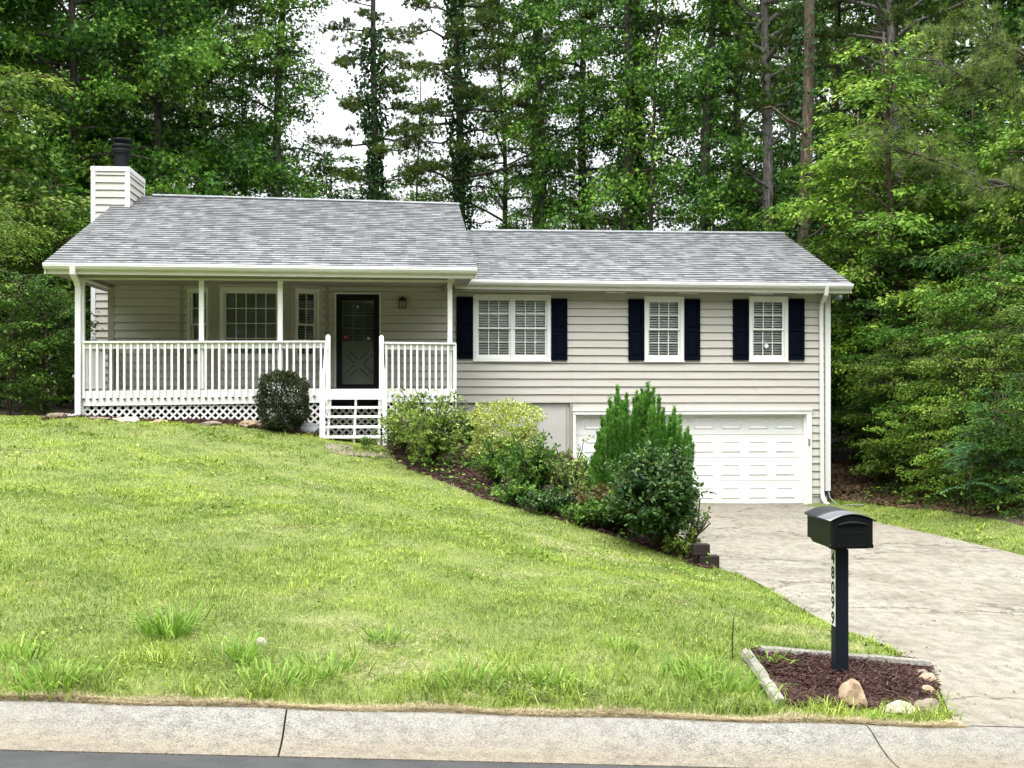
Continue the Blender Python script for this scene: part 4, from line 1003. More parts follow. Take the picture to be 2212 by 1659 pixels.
# ------------------------------------------------------------------ stones, edging, retaining wall
def rock(pos, sx, sy, sz, mat, label, name='rock', group=None, seed=0):
    r2 = np.random.default_rng(seed+101); import bmesh
    bm = bmesh.new(); bmesh.ops.create_icosphere(bm, subdivisions=3, radius=1)
    dirs = r2.normal(size=(10, 3)); dirs /= np.linalg.norm(dirs, axis=1)[:, None]; lim = r2.uniform(.62, .92, 10)
    for v in bm.verts:
        c = np.array(v.co)
        for d, l in zip(dirs, lim):
            k = c@d
            if k > l: c = c-d*(k-l)
        c = c*(1+.07*math.sin(c[0]*7+seed)*math.sin(c[1]*6)*math.sin(c[2]*8+seed)+r2.normal()*.022)
        v.co = (c[0]*sx, c[1]*sy, c[2]*sz)
    me = bpy.data.meshes.new(name); bm.to_mesh(me); bm.free(); me.materials.append(mat)
    o = bpy.data.objects.new(name, me); C.objects.link(o); o.location = (pos[0], pos[1], pos[2]+sz*.25); o.rotation_euler = (0, 0, r2.uniform(-.4, .4))
    tag(o, label, 'rock', group); return o
RK = [(1841, 1527, .115, .10, .15, 'stonetan', 'tall pointed tan rock at the front of the mailbox bed'),
      (1943, 1545, .135, .09, .075, 'stonewhite', 'white quartz-like rock at the front corner of the mailbox bed'),
      (2004, 1541, .10, .10, .09, 'stonebrown', 'brownish rock right of the white rock by the mailbox bed'),
      (2005, 1504, .085, .08, .07, 'stonetan', 'small orange-tan rock at the right edge of mulch, nearer the road'),
      (1999, 1480, .09, .08, .085, 'stonetan', 'rounded pale tan rock at the middle of the mulch bed right edge'),
      (1992, 1462, .07, .06, .05, 'stonebrown', 'small dark rock against the end of the grey timber'),
      (1654, 1414, .06, .05, .04, 'stonetan', 'small tan stone at the back left of the mailbox bed'),
      (564, 1392, .055, .04, .045, 'stonewhite', 'lone pale stone lying in the lawn near the road'),
      (130, 903, .26, .15, .10, 'stonebrown', 'flat brown rock left of the downspout at the porch corner'),
      (212, 907, .22, .12, .055, 'stonebrown', 'low flat rock just right of the corner downspout'),
      (270, 911, .25, .15, .085, 'stonewhite', 'pale flat rock in front of the left end of the lattice'),
      (345, 914, .20, .12, .06, 'stonetan', 'low tan rock in front of the lattice below the second porch post'),
      (455, 918, .22, .12, .06, 'stonebrown', 'thin brown rock before the middle of the lattice'),
      (537, 922, .19, .15, .10, 'stonetan', 'brown rock left of the round clipped bush'),
      (582, 925, .24, .15, .11, 'stonetan', 'layered tan rock in front of the round clipped bush'),
      (618, 931, .16, .14, .10, 'stonegrey', 'small grey rock between the clipped bush and the big grey rock'),
      (665, 936, .27, .17, .16, 'stonegrey', 'big blue-grey rock left of the porch steps')]
for i, (u, v, a, b_, c, m_, lab) in enumerate(RK):
    q = hit(u, v); rock((q[0], q[1], q[2]), a, b_, c, M[m_], lab, group='rocks edging the mailbox bed' if i < 7 else ('rocks along the porch' if i > 7 else None), seed=i)
# edging timbers at the mailbox bed
def log(p, q, r, mat, name, label):
    p, q = np.array(p), np.array(q); m_ = MB(); n = 10; pts = [p+(q-p)*i/n+np.array((rng.normal()*.004, rng.normal()*.004, rng.normal()*.004)) for i in range(n+1)]
    m_.tube(pts, [r*(1+rng.normal()*.05) for _ in pts], 8, smooth=False); return tag(m_.build(name, mat, loc=tuple(p)), label, 'timber edging')
a_ = hit(1612, 1420); b2 = hit(1688, 1526); log(a_+[0, 0, .03], b2+[0, 0, .015], .046, M['palelog'], 'edging_log', 'pale weathered log edging the left side of the mailbox bed')
a_ = hit(1640, 1416); b2 = hit(2004, 1448); log(a_+[0, 0, .03], b2+[0, 0, .045], .045, M['greytimber'], 'edging_timber', 'long grey split timber at the back of the mailbox bed')

rw = thing('retaining_wall', 'stepped dark landscape-timber retaining wall beside the driveway behind the shrubs', 'retaining wall', (WX1, WF, 0))
H0 = 1.05; ntim = 6
for k in range(7):
    z0 = .15*k-.03
    yf = WF+ (0 if k < 2 else .25) + max(0, (k-1))*1.55
    if yf > 25.8: break
    fr_ = lambda y: WX1+(WX0-WX1)*(y-WF)/(26.4-WF)-.075
    segs = [yf, (yf+26.3)/2, 26.3]
    for a, b_ in zip(segs[:-1], segs[1:]):
        t = MB(); t.bar((fr_(a)-.012*k, a+.01, z0+.075), (fr_(b_)-.012*k, b_-.01, z0+.075), .15, .146); t.build('timber', M['timber'], rw, bevel=.008)
    t = MB(); t.bar((fr_(yf)-.07-.012*k, yf-.07, z0+.077), (fr_(yf)-1.5, yf-.07+.25, z0+.077), .14, .144) if k > 1 else None
    if k > 1: t.build('timber', M['timber'], rw, bevel=.008)
for (u, v, dz) in ((1527, 1193, .0),):
    pass
tb = MB(); tb.box(WX1-.24, WX1+.02, WF-.18, WF-.02, .02+float(zd(WX1, WF))-.1, .17+float(zd(WX1, WF))); tb.build('timber', M['timber'], rw, bevel=.01)
tb = MB(); tb.box(WX1-.32, WX1-.10, WF-.16, WF+.0, .172+float(zd(WX1, WF)), .32+float(zd(WX1, WF))); tb.build('timber', M['timber'], rw, bevel=.01)

# ------------------------------------------------------------------ foliage
def leaves(P, D, N, L, Wd, kind='kite'):
    """P (n,3) base points, D tip directions, N rough normals, L/Wd sizes -> V, loops, sizes"""
    n = len(P); D = D/(np.linalg.norm(D, axis=1)[:, None]+1e-9); S = np.cross(D, N); S /= (np.linalg.norm(S, axis=1)[:, None]+1e-9)
    Up = np.cross(S, D); L = L[:, None]; Wd = Wd[:, None]
    if kind == 'kite':
        k = 4; vs = [P, P+D*L*.45+S*Wd*.5+Up*L*.06, P+D*L, P+D*L*.45-S*Wd*.5+Up*L*.06]
    elif kind == 'hex':
        k = 6; vs = [P, P+D*L*.28+S*Wd*.42, P+D*L*.66+S*Wd*.45, P+D*L-Up*L*.08, P+D*L*.66-S*Wd*.45, P+D*L*.28-S*Wd*.42]
    elif kind == 'star':
        k = 8; vs = [P, P+D*L*.42+S*Wd*.18, P+D*L*.40+S*Wd*.62, P+D*L*.62+S*Wd*.2, P+D*L-Up*L*.1, P+D*L*.62-S*Wd*.2, P+D*L*.40-S*Wd*.62, P+D*L*.42-S*Wd*.18]
    else:
        k = 3; vs = [P-S*Wd*.5, P+S*Wd*.5, P+D*L]
    V = np.stack(vs, 1).reshape(-1, 3)
    return V, np.arange(n*k), np.full(n, k)
def unit(v): return v/(np.linalg.norm(v, axis=-1, keepdims=True)+1e-9)

def crown_broad(r, h0, h1, prof, nl, leafL, per, seed, droop=.35, kind='kite', ivy=0, ivy_h=0, tr=.16, twl=(.5, 1.2), updir=.5, lean=(0, 0), spray=0, lw=.85):
    """limbs with side twigs carrying leaves; returns trunk MB and leaf arrays"""
    g_ = np.random.default_rng(seed); H = h1
    cxy = lambda z: np.array((lean[0]*z/10+.12*math.sin(z*.5+seed), lean[1]*z/10+.12*math.cos(z*.43+seed)))
    tk = MB(); zs = np.linspace(-.3, H, 12); tk.tube([(*cxy(z), z) for z in zs], [tr*(1-.75*max(z, 0)/H)*(1.35 if z < .3 else 1) for z in zs], 9)
    P = []; D = []; Tn = []
    for i in range(nl):
        h = h0+(h1-h0)*((i+g_.uniform(0, .8))/nl); a = i*2.399+g_.uniform(-.5, .5); Lr = r*prof((h-h0)/(h1-h0))*g_.uniform(.6, 1.15)
        ud = updir+g_.uniform(-.45, .45); Lr *= .55+.65*(.5+.5*math.sin(a*2+h*.9+seed)*math.sin(h*1.7+a+seed*2))
        if Lr < .25: continue
        b0 = np.array((*cxy(h), h)); dv = np.array((math.cos(a), math.sin(a)))
        ts = np.linspace(0, 1, 6); pts = [np.array((*(b0[:2]+dv*Lr*t+g_.normal(size=2)*.05), b0[2]+Lr*(ud*t-droop*1.3*t*t))) for t in ts]
        rr = tr*.36*(1-h/H*.5)*min(1, Lr/2.5)+.008
        tk.tube(pts, [rr*(1-.8*t)+.004 for t in ts], 5, cap=False)
        nt_ = max(4, int(Lr*per)); base_t = g_.uniform(0, 1)
        for j in range(nt_):
            t = .12+.88*((j+g_.uniform())/nt_)**.72; k = min(4, int(t*5)); q = pts[k]+(pts[k+1]-pts[k])*(t*5-k)
            sa = a+g_.choice([-1, 1])*g_.uniform(.5, 1.35); tl = g_.uniform(*twl)*(1.15-.5*t)
            td = np.array((math.cos(sa), math.sin(sa), (g_.uniform(-.55, .65) if not spray else g_.uniform(-.2, .12)))); m_ = int((24 if not spray else 30)*tl)+12
            s = g_.uniform(0, 1, m_)[:, None]; pp = q+td*tl*s+np.array((0, 0, -1))*(s*s)*tl*droop*.6+g_.normal(size=(m_, 3))*(np.array((.13, .13, .11)) if not spray else np.array((.09, .09, .035)))*(.6+.6*tl)
            P.append(pp); dd_ = td[None]*.6+g_.normal(size=(m_, 3))*.8; dd_[:, 2] -= .45
            if spray: dd_ = td[None]*1.0+g_.normal(size=(m_, 3))*np.array((.55, .55, .25)); dd_[:, 2] -= .45*s[:, 0]+.15
            D.append(dd_); Tn.append(np.clip(g_.normal(base_t*.55+.12, .14)+g_.normal(size=m_)*(.17 if not spray else .09), 0, 1))
            if j % 3 == 0: tk.tube([tuple(q), tuple(q+td*tl*.9)], [.009, .003], 3, cap=False)
    if ivy:
        m_ = ivy; z = g_.uniform(0, ivy_h, m_); a = g_.uniform(0, 2*math.pi, m_); rad = tr*1.1+np.abs(g_.normal(size=m_))*.16*(1+.6*np.sin(z*1.7+seed))
        c = np.stack([cxy(q) for q in z]); pp = np.stack([c[:, 0]+np.cos(a)*rad, c[:, 1]+np.sin(a)*rad, z], 1); P.append(pp)
        dd_ = np.stack([np.cos(a)*.4, np.sin(a)*.4, -np.ones(m_)], 1)+g_.normal(size=(m_, 3))*.3; D.append(dd_); Tn.append(np.clip(g_.normal(.25, .15, m_), 0, 1))
    P = np.vstack(P); D = np.vstack(D); Tn = np.concatenate(Tn); n = len(P)
    Nn = np.tile((0, 0, 1.), (n, 1))+g_.normal(size=(n, 3))*.75
    sz = leafL*g_.uniform(.65, 1.25, n)
    return tk, leaves(P, D, Nn, sz, sz*lw, kind), Tn
def crown_needle(r, h0, h1, prof, nl, seed, nL=.14, nW=.012, tuft=22, per=2.4, tr=.17, droop=.1, up=.35, dead=6, ivy=0, ivy_h=0, clump=3, lean=(0, 0), sub=(.2, .7), whorl=False):
    g_ = np.random.default_rng(seed); H = h1
    cxy = lambda z: np.array((lean[0]*z/10+.1*math.sin(z*.4+seed), lean[1]*z/10+.1*math.cos(z*.37+seed)))
    tk = MB(); zs = np.linspace(-.3, H, 14); tk.tube([(*cxy(z), z) for z in zs], [tr*(1-.7*max(z, 0)/H)*(1.25 if z < .3 else 1) for z in zs], 10)
    Q = []; T = []; TT = []
    for i in range(nl+dead):
        isd = i >= nl
        h = g_.uniform(h0*.35, h0*1.05) if isd else h0+(h1-h0)*((i+g_.uniform(0, .9))/nl)
        a = i*2.399+g_.uniform(-.6, .6); Lr = (g_.uniform(.5, 1.8) if isd else r*prof((h-h0)/(h1-h0))*g_.uniform(.55, 1.15))
        if Lr < .2: continue
        b0 = np.array((*cxy(h), h)); dv = np.array((math.cos(a), math.sin(a))); ts = np.linspace(0, 1, 6)
        pts = [np.array((*(b0[:2]+dv*Lr*t+g_.normal(size=2)*.05*Lr*.6), b0[2]+Lr*(up*t-droop*t*t)+g_.normal()*.03*Lr)) for t in ts]
        rr = tr*.26*min(1, Lr/2.5)+.01; tk.tube(pts, [rr*(1-.8*t)+.004 for t in ts], 5, cap=False)
        base_t = g_.uniform(.2, .8)
        for j in range(max(2, int(Lr*per)) if not isd else 2):
            t = .3+.7*(j+g_.uniform())/max(2, int(Lr*per)); k = min(4, int(t*5)); t = min(t, 1); q = pts[k]+(pts[k+1]-pts[k])*(t*5-k)
            sa = a+g_.choice([-1, 1])*g_.uniform(.2, 1.2); tl = g_.uniform(*sub)*(1.2-.5*t)*(1 if not isd else 1.5); td = np.array((math.cos(sa), math.sin(sa), g_.uniform(0, .5)))
            e = q+td*tl; tk.tube([tuple(q), tuple(e)], [.012, .004], 3, cap=False)
            if isd: continue
            for c in range(clump):
                Q.append(q+td*tl*g_.uniform(.35, 1.05)+g_.normal(size=3)*np.array((.13, .13, .06))); T.append(unit(td+g_.normal(size=3)*.35)); TT.append(base_t)
    Q = np.array(Q); T = np.array(T); TT = np.array(TT); n = len(Q)
    P = np.repeat(Q, tuft, 0); D = np.repeat(T, tuft, 0)*.55+unit(g_.normal(size=(n*tuft, 3))); D[:, 2] += .15
    Tn = np.clip(np.repeat(TT, tuft)*.5+.2+g_.normal(size=n*tuft)*.15, 0, 1)
    P = P+unit(D)*.01; L = nL*g_.uniform(.7, 1.2, n*tuft); Wn = np.full(n*tuft, nW)
    arr = leaves(P, D, g_.normal(size=(n*tuft, 3)), L, Wn, 'tri')
    iv = None
    if ivy:
        m_ = ivy; z = g_.uniform(0, ivy_h, m_); a = g_.uniform(0, 2*math.pi, m_); rad = tr*1.05+np.abs(g_.normal(size=m_))*.17*(1+.7*np.sin(z*1.3+seed))
        c = np.stack([cxy(q) for q in z]); pp = np.stack([c[:, 0]+np.cos(a)*rad, c[:, 1]+np.sin(a)*rad, z], 1)
        dd_ = np.stack([np.cos(a)*.4, np.sin(a)*.4, -np.ones(m_)], 1)+g_.normal(size=(m_, 3))*.3; s = g_.uniform(.07, .14, m_)
        iv = (leaves(pp, dd_, np.tile((0, 0, 1.), (m_, 1))+g_.normal(size=(m_, 3))*.5, s, s*.9, 'kite'), np.clip(g_.normal(.3, .18, m_), 0, 1))
    return tk, arr, Tn, iv

protos = {}
def proto(key, tk, arr, Tn, bm, lm, name, iv=None):
    t = bpy.data.objects.new(name, None)      # linked when first placed
    parts = []
    C.objects.link(t); ORG[t.name] = np.zeros(3)
    parts.append(tk.build('trunk', M[bm], t)); parts.append(raw_mesh('crown', *arr, M[lm], Tn, t))
    if iv: parts.append(raw_mesh('ivy', *iv[0], M['livy'], iv[1], t))
    protos[key] = dict(root=t, parts=parts, used=False)
def place(key, x, y, z, label, cat, rot=0, sc=1, tilt=(0, 0), group=None, lm=None, szz=None):
    p = protos[key]
    if not p['used']: r_ = p['root']; p['used'] = True; ch_ = p['parts']
    else:
        r_ = p['root'].copy(); C.objects.link(r_); ch_ = []
        for c in p['parts']: k = c.copy(); C.objects.link(k); k.parent = r_; ch_.append(k)
    r_.location = (x, y, z); r_.rotation_euler = (tilt[0], tilt[1], rot); r_.scale = (sc, sc, szz or sc)
    for kk in ('label', 'category', 'group'):
        if kk in r_: del r_[kk]
    tag(r_, label, cat, group)
    if lm:
        k = ch_[1]; k.material_slots[0].link = 'OBJECT'; k.material_slots[0].material = M[lm]
    return r_
full = lambda s: (math.sin(math.pi*min(1, s*.85+.12)))**.6
cone = lambda s: (1-s)**.7*.9+.15
flat_ = lambda s: .9 if s < .85 else .6
proto('gumA', *crown_broad(4.0, 2.2, 19, full, 66, .15, 8.6, 11, kind='star', ivy=2200, ivy_h=9, tr=.2), 'bark', 'lgum', 'sweetgum_tree')
proto('gumB', *crown_broad(3.7, 1.6, 18, full, 62, .15, 8.6, 12, kind='star', ivy=1500, ivy_h=8, tr=.17), 'bark', 'lgum', 'sweetgum_tree')
proto('gumN', *crown_broad(1.75, 4.5, 19, flat_, 54, .14, 9.5, 13, kind='star', ivy=4000, ivy_h=15, tr=.19, lean=(.1, 0)), 'bark', 'lgum', 'sweetgum_tree')
proto('gumM', *crown_broad(2.5, 4, 18.5, flat_, 46, .14, 7.6, 14, kind='star', ivy=5000, ivy_h=16, tr=.24), 'bark', 'lgum', 'sweetgum_tree')
tk, ar, tn, iv = crown_needle(2.7, 6.5, 17.5, cone, 46, 21, nL=.13, nW=.028, tuft=15, clump=15, per=3.2, up=.12, droop=.1, tr=.17, ivy=6000, ivy_h=13, sub=(.3, .9)); proto('pineO', tk, ar, tn, 'bark', 'lpine', 'pine_tree', iv)
tk, ar, tn, iv = crown_needle(1.75, 6.5, 17.5, cone, 40, 26, nL=.13, nW=.028, tuft=15, clump=13, per=4.2, up=.1, droop=.12, tr=.16, ivy=6500, ivy_h=12, sub=(.3, .8)); proto('pineS', tk, ar, tn, 'bark', 'lpine', 'pine_tree', iv)
tk, ar, tn, iv = crown_needle(3.4, 10, 20, full, 44, 22, nL=.17, nW=.024, tuft=16, clump=13, per=3, up=.5, droop=.1, tr=.24, dead=10, sub=(.3, .9)); proto('pineT', tk, ar, tn, 'barkgrey', 'lpine', 'pine_tree', iv)
tk, ar, tn, iv = crown_needle(2.4, 13, 20, full, 18, 23, nL=.17, nW=.02, tuft=14, clump=6, per=2.6, up=.4, tr=.23, dead=8, ivy=2500, ivy_h=14, sub=(.3, .8)); proto('pineV', tk, ar, tn, 'barkbrown', 'lpine', 'pine_tree', iv)
proto('slim', *crown_broad(1.2, 3.5, 15, flat_, 26, .13, 3.2, 15, kind='kite', tr=.09), 'bark', 'lgum', 'slim_tree')
proto('under', *crown_broad(2.7, .8, 8.5, lambda s: (1-s)**.5, 62, .115, 8.5, 16, spray=1, lw=.42, droop=.55, kind='kite', tr=.09, updir=.75, twl=(.5, 1.1)), 'twig', 'lmid', 'understory_tree')
proto('under2', *crown_broad(2.2, .3, 5.5, full, 48, .105, 9.0, 17, spray=1, lw=.45, droop=.4, kind='kite', tr=.06, updir=.7, twl=(.35, .9)), 'twig', 'lmid', 'understory_tree')
proto('bush', *crown_broad(1.5, .1, 2.9, full, 38, .075, 11, 18, spray=1, lw=.5, droop=.3, kind='kite', tr=.035, updir=.8, twl=(.25, .6)), 'twig', 'lmid', 'wild_shrub')
proto('fine', *crown_broad(1.9, .2, 4.6, full, 48, .085, 11, 19, spray=1, lw=.34, droop=.5, kind='kite', tr=.05, updir=.8, twl=(.3, .8)), 'twig', 'lyel', 'wild_shrub')

def tz_(x, y):
    return float(zt(x, y)) if abs(x) < 15.9 and 8 < y < 39.9 else float(zraw(np.clip(x, -60, 60), np.clip(y, 9, 60)))
def pt(key, u, Y, label, cat='tree', **k):
    x = ax(u, Y); return place(key, x, Y, tz_(x, Y)-.05, label, cat, **k)
TREES = [
 ('gumA', 20, 38, 'leafy tree with slim pale trunk at the left edge of the wood', dict(rot=.3, sc=1)),
 ('gumB', 150, 36, 'dense green tree with ivy-dark trunk left of the chimney', dict(rot=1.9, sc=.98)),
 ('gumA', 262, 41, 'tall leafy tree directly behind the chimney flue', dict(rot=2.6, sc=1.0)),
 ('gumB', 345, 37, 'bright green maple-like tree rising behind the chimney roof end', dict(rot=4.1, sc=1.0)),
 ('gumA', 440, 39, 'broad leafy tree right of the chimney over the roof ridge', dict(rot=5.2, sc=.96)),
 ('under2', 728, 43, 'low sunlit sapling at the foot of the sky gap', dict(rot=2.1, sc=1.5, lm='lgum')),
 ('slim', 905, 44, 'thin leafy stem in the right half of the sky gap', dict(rot=1.4, sc=.75)),
 ('pineT', 392, 46, 'tall pine with bare dead limbs above the leafy trees on the left', dict(rot=.9, sc=.95)),
 ('gumB', 85, 46, 'shaded leafy tree standing far back at the left', dict(rot=.6, sc=1.15)),
 ('gumN', 600, 38, 'narrow bright green tree at the left side of the sky gap', dict(rot=.2, sc=.93)),
 ('pineS', 800, 38, 'leaning ivy-wrapped pine standing alone in the sky gap', dict(rot=1.2, sc=.95, tilt=(0, .035))),
 ('pineO', 1010, 41, 'ivy-clad leaning pine behind the step between the two roofs', dict(rot=4.0, sc=1.08, tilt=(0, .06))),
 ('gumB', 1085, 45, 'light green broadleaf tree in the centre behind the roof step', dict(rot=2.2, sc=.8)),
 ('pineT', 1163, 44, 'straight grey pine just right of the leaning central pine', dict(rot=2.0, sc=.95)),
 ('gumN', 1170, 40, 'dark ivy-covered trunk behind the left part of the lower roof', dict(rot=2.9, sc=.9)),
 ('gumM', 1262, 43, 'medium leafy tree between the grey pine and the thick ivy trunk', dict(rot=1.1, sc=.92)),
 ('gumM', 1355, 38, 'thick ivy-covered tree behind the middle of the lower roof', dict(rot=3.9, sc=1.05)),
 ('gumN', 1372, 39.5, 'second ivy trunk close beside the thick ivy-covered tree', dict(rot=.8, sc=1.0)),
 ('slim', 1413, 37, 'slender dark bare-stemmed tree behind the lower roof', dict(rot=.4, sc=1)),
 ('gumN', 1530, 36, 'ivy-covered leafy tree left of the forked grey pine', dict(rot=5.1, sc=1.02)),
 ('pineT', 1652, 36, 'dark pine with grey forked trunk and shadowed needles', dict(rot=4.4, sc=.9)),
 ('gumA', 1600, 45, 'shaded leafy tree behind the forked grey pine', dict(rot=4.7, sc=1.05)),
 ('pineV', 1742, 33, 'brown vine-covered trunk behind the right end of the roof', dict(rot=.5, sc=1)),
 ('gumA', 1800, 42, 'dark green tree between the vine-covered trunk and the grey trunk', dict(rot=2.4, sc=1.08)),
 ('pineV', 1903, 40, 'grey pine trunk high above the bright drooping tree', dict(rot=2.2, sc=1.1)),
 ('pineT', 1975, 34, 'pale-barked pine leaning right behind the long-needled branches', dict(rot=3.0, sc=.85, tilt=(0, .05))),
 ('gumB', 2050, 41, 'leafy tree in the far background at the upper right', dict(rot=3.7, sc=1.08)),
 ('gumA', 2150, 37, 'dense dark tree near the right edge of the wood', dict(rot=.4, sc=1.02)),
 ('pineV', 2192, 33, 'brown trunk at the far right edge high up', dict(rot=4.2, sc=.9)),
 ('gumB', 2290, 33, 'leafy tree cut off by the right edge of the photo', dict(rot=5.6, sc=1.0)),
 ('gumA', 2440, 31, 'leafy tree beyond the right edge of the photo', dict(rot=2.6, sc=1.0)),
 ('under', 2400, 25, 'low leafy tree beyond the right edge of the photo', dict(rot=1.6, sc=.95)),
 ('gumB', -250, 34, 'leafy tree beyond the left edge of the photo', dict(rot=2.2, sc=1.0)),
 ('gumA', -90, 36, 'leafy tree cut off by the left edge of the photo', dict(rot=1.2, sc=1.0)),
 ('under', 1850, 31.5, 'bright yellow-green tree with drooping layered leaves beside the house corner', dict(rot=.3, sc=1.05, lm='lbright')),
 ('under', 1925, 30.0, 'taller light green layered tree right of the house with arching sprays', dict(rot=2.4, sc=1.25, lm='lbright')),
 ('under', 1990, 31, 'green understory tree behind the long-needled pine bough', dict(rot=4.0, sc=1.05)),
 ('under', 2110, 29, 'leafy understory tree at the right below the pine limb', dict(rot=1.0, sc=1.1)),
 ('under', 2230, 27, 'bright maple-like young tree at the right edge', dict(rot=5.0, sc=1.05, lm='lbright')),
 ('under2', 1760, 36, 'dark bluish-green small tree behind the right roof slope', dict(rot=2.0, sc=1.35, lm='lgum')),
 ('under2', 1640, 37, 'low leafy tree peeping over the right half of the lower roof', dict(rot=3.0, sc=1.45)),
 ('under2', -20, 31, 'light olive young tree at the left edge beside the house', dict(rot=1.0, sc=1.5, lm='lyel')),
 ('fine', 10, 31, 'feathery olive-green shrub tree left of the porch downspout', dict(rot=2.0, sc=1.05)),
 ('fine', -30, 28, 'fine-leaved olive shrub low at the left edge', dict(rot=3.3, sc=1.0)),
 ('under2', 120, 33, 'dark leafy thicket tree behind the porch left end', dict(rot=4.0, sc=1.05)),
 ('under2', 230, 36.5, 'shaded small tree hidden behind the chimney side', dict(rot=5.0, sc=1.2)),
 ('slim', 530, 42, 'small sparse bare-branched tree left of the sky gap', dict(rot=3.3, sc=.85, lm='lpine')),
 ('gumA', 1720, 52, 'far shaded tree at the back of the right-hand wood', dict(rot=5.3, sc=1.1)),
 ('gumB', 1940, 52, 'distant dark tree seen through the right-hand wood', dict(rot=.9, sc=1.2)),
 ('gumA', 210, 53, 'distant dark tree at the back of the left-hand wood', dict(rot=2.9, sc=1.15)),
 ('gumB', 400, 52, 'back-row tree closing the wood right of the flue', dict(rot=4.9, sc=1.05)),
]
for k, u, Y, lab, kw in TREES: pt(k, u, Y, lab, 'tree', group='trees of the wood behind the house', **kw)
SH = [
 ('under2', 1905, 30, 'dark arching shrub close to the house right wall', dict(rot=.2, sc=.62)),
 ('bush', 1935, 27.5, 'low dark shrub nearest the house corner above the leaf litter', dict(rot=.9, sc=.95)),
 ('fine', 1945, 27, 'olive fine-leaved shrub right of the house corner', dict(rot=1.5, sc=.72)),
 ('under2', 1975, 28.3, 'medium green shrub rising behind the olive one', dict(rot=2.7, sc=.8)),
 ('bush', 2010, 25.3, 'feathery low shrub along the strip of grass', dict(rot=3.4, sc=.85, lm='lbright')),
 ('fine', 2050, 25.5, 'tall olive shrub in the middle of the right thicket', dict(rot=4.2, sc=.85)),
 ('bush', 2070, 23.6, 'spreading low shrub overhanging the right verge', dict(rot=5.0, sc=.8, lm='lbright')),
 ('under2', 2110, 26.5, 'broad-leaved bright sapling in the right thicket', dict(rot=5.8, sc=.85, lm='lbright')),
 ('fine', 2140, 23.4, 'yellowish shrub near the verge left of the bluish fronds', dict(rot=.6, sc=.72)),
 ('bush', 2170, 21.9, 'low green shrub by the verge before the bluish fronds', dict(rot=1.4, sc=.75)),
 ('under2', 2170, 25, 'dense green shrub at the right edge behind the fronds', dict(rot=2.2, sc=.95)),
 ('bush', 2250, 21.2, 'leafy low shrub at the lower right edge', dict(rot=3.1, sc=.85)),
 ('fine', 2250, 23, 'olive shrub cut by the right edge', dict(rot=3.9, sc=.9)),
 ('bush', 30, 26.3, 'low dark shrub at the left edge behind the lawn crest', dict(rot=.3, sc=1.0)),
 ('bush', 105, 27, 'low shadowed shrub left of the porch', dict(rot=1.8, sc=.9)),
 ('under2', 1870, 32, 'shaded thicket shrub deep behind the house corner', dict(rot=4.4, sc=1.0)),
 ('under2', 2020, 32, 'shaded thicket shrub behind the olive shrubs', dict(rot=5.4, sc=1.15)),
 ('under2', 2150, 30, 'shaded thicket shrub behind the bluish fronds', dict(rot=.4, sc=1.15)),
]
for k, u, Y, lab, kw in SH: pt(k, u, Y, lab, 'shrub', group='wild shrubs at the edge of the wood', **kw)

# long-needled pine reaching in from the right
g_ = np.random.default_rng(5); tk = MB(); px, py = ax(2300, 24), 24.0; pz = tz_(px, py)
tk.tube([(px, py, pz-.3), (px+.1, py, pz+5), (px-.05, py+.1, pz+10), (px+.1, py, pz+14)], [.24, .2, .16, .1], 12)
Q = []; T = []
def bough(pts, r0, spread, n, dens=1):
    pts = [np.array(p) for p in pts]; tk.tube(pts, [r0*(1-.8*i/(len(pts)-1)) for i in range(len(pts))], 8, cap=False)
    m_ = len(pts)-1
    for j in range(n):
        t = g_.uniform(.18, 1)*m_; k = min(m_-1, int(t)); q = pts[k]+(pts[k+1]-pts[k])*(t-k)
        d = unit(pts[k+1]-pts[k]); o = g_.normal(size=3)*np.array((.6, .8, .55)); td = unit(d*.6+o); tl = g_.uniform(.25, 1)*spread
        e = q+td*tl; tk.tube([tuple(q), tuple((q+e)/2+g_.normal(size=3)*.03), tuple(e)], [.014, .01, .005], 4, cap=False)
        for c in range(3): Q.append(q+td*tl*(1.05-.28*c)+g_.normal(size=3)*.03); T.append(unit(td+g_.normal(size=3)*.3))
A3 = lambda u, v, y: at(u, v, y)
bough([(px, py, az_(425, 24, 2290)), A3(2212, 408, 23.8), A3(2120, 385, 23.5), A3(2050, 358, 23.2), A3(1985, 335, 23.0), A3(1930, 322, 22.9)], .075, .85, 62)
bough([(px, py, az_(290, 24, 2290)), A3(2220, 230, 23.9), A3(2150, 190, 23.6), A3(2080, 165, 23.4), A3(2020, 130, 23.3)], .05, .9, 70)
bough([(px, py, az_(180, 24, 2290)), A3(2200, 110, 24.3), A3(2110, 80, 24.5), A3(2040, 70, 24.6)], .05, .9, 55)
bough([(px, py, az_(480, 24, 2290)), A3(2225, 420, 22.8), A3(2180, 400, 22.6), A3(2110, 410, 22.5)], .04, .6, 22)
Q = np.array(Q); T = np.array(T); n = len(Q); tf = 46
P = np.repeat(Q, tf, 0); D = np.repeat(T, tf, 0)*.8+unit(g_.normal(size=(n*tf, 3)))
ar = leaves(P, D, g_.normal(size=(n*tf, 3)),   .19*g_.uniform(.8, 1.05, n*tf), np.full(n*tf, .009), 'tri')
lp = thing('long_needled_pine', 'pine reaching long-needled boughs in from the right edge', 'tree', (px, py, pz))
tk.build('trunk', M['bark'], lp); raw_mesh('crown', *ar, M['llong'], np.clip(np.repeat(g_.uniform(.1, .8, n), tf)+g_.normal(size=n*tf)*.15, 0, 1), lp)

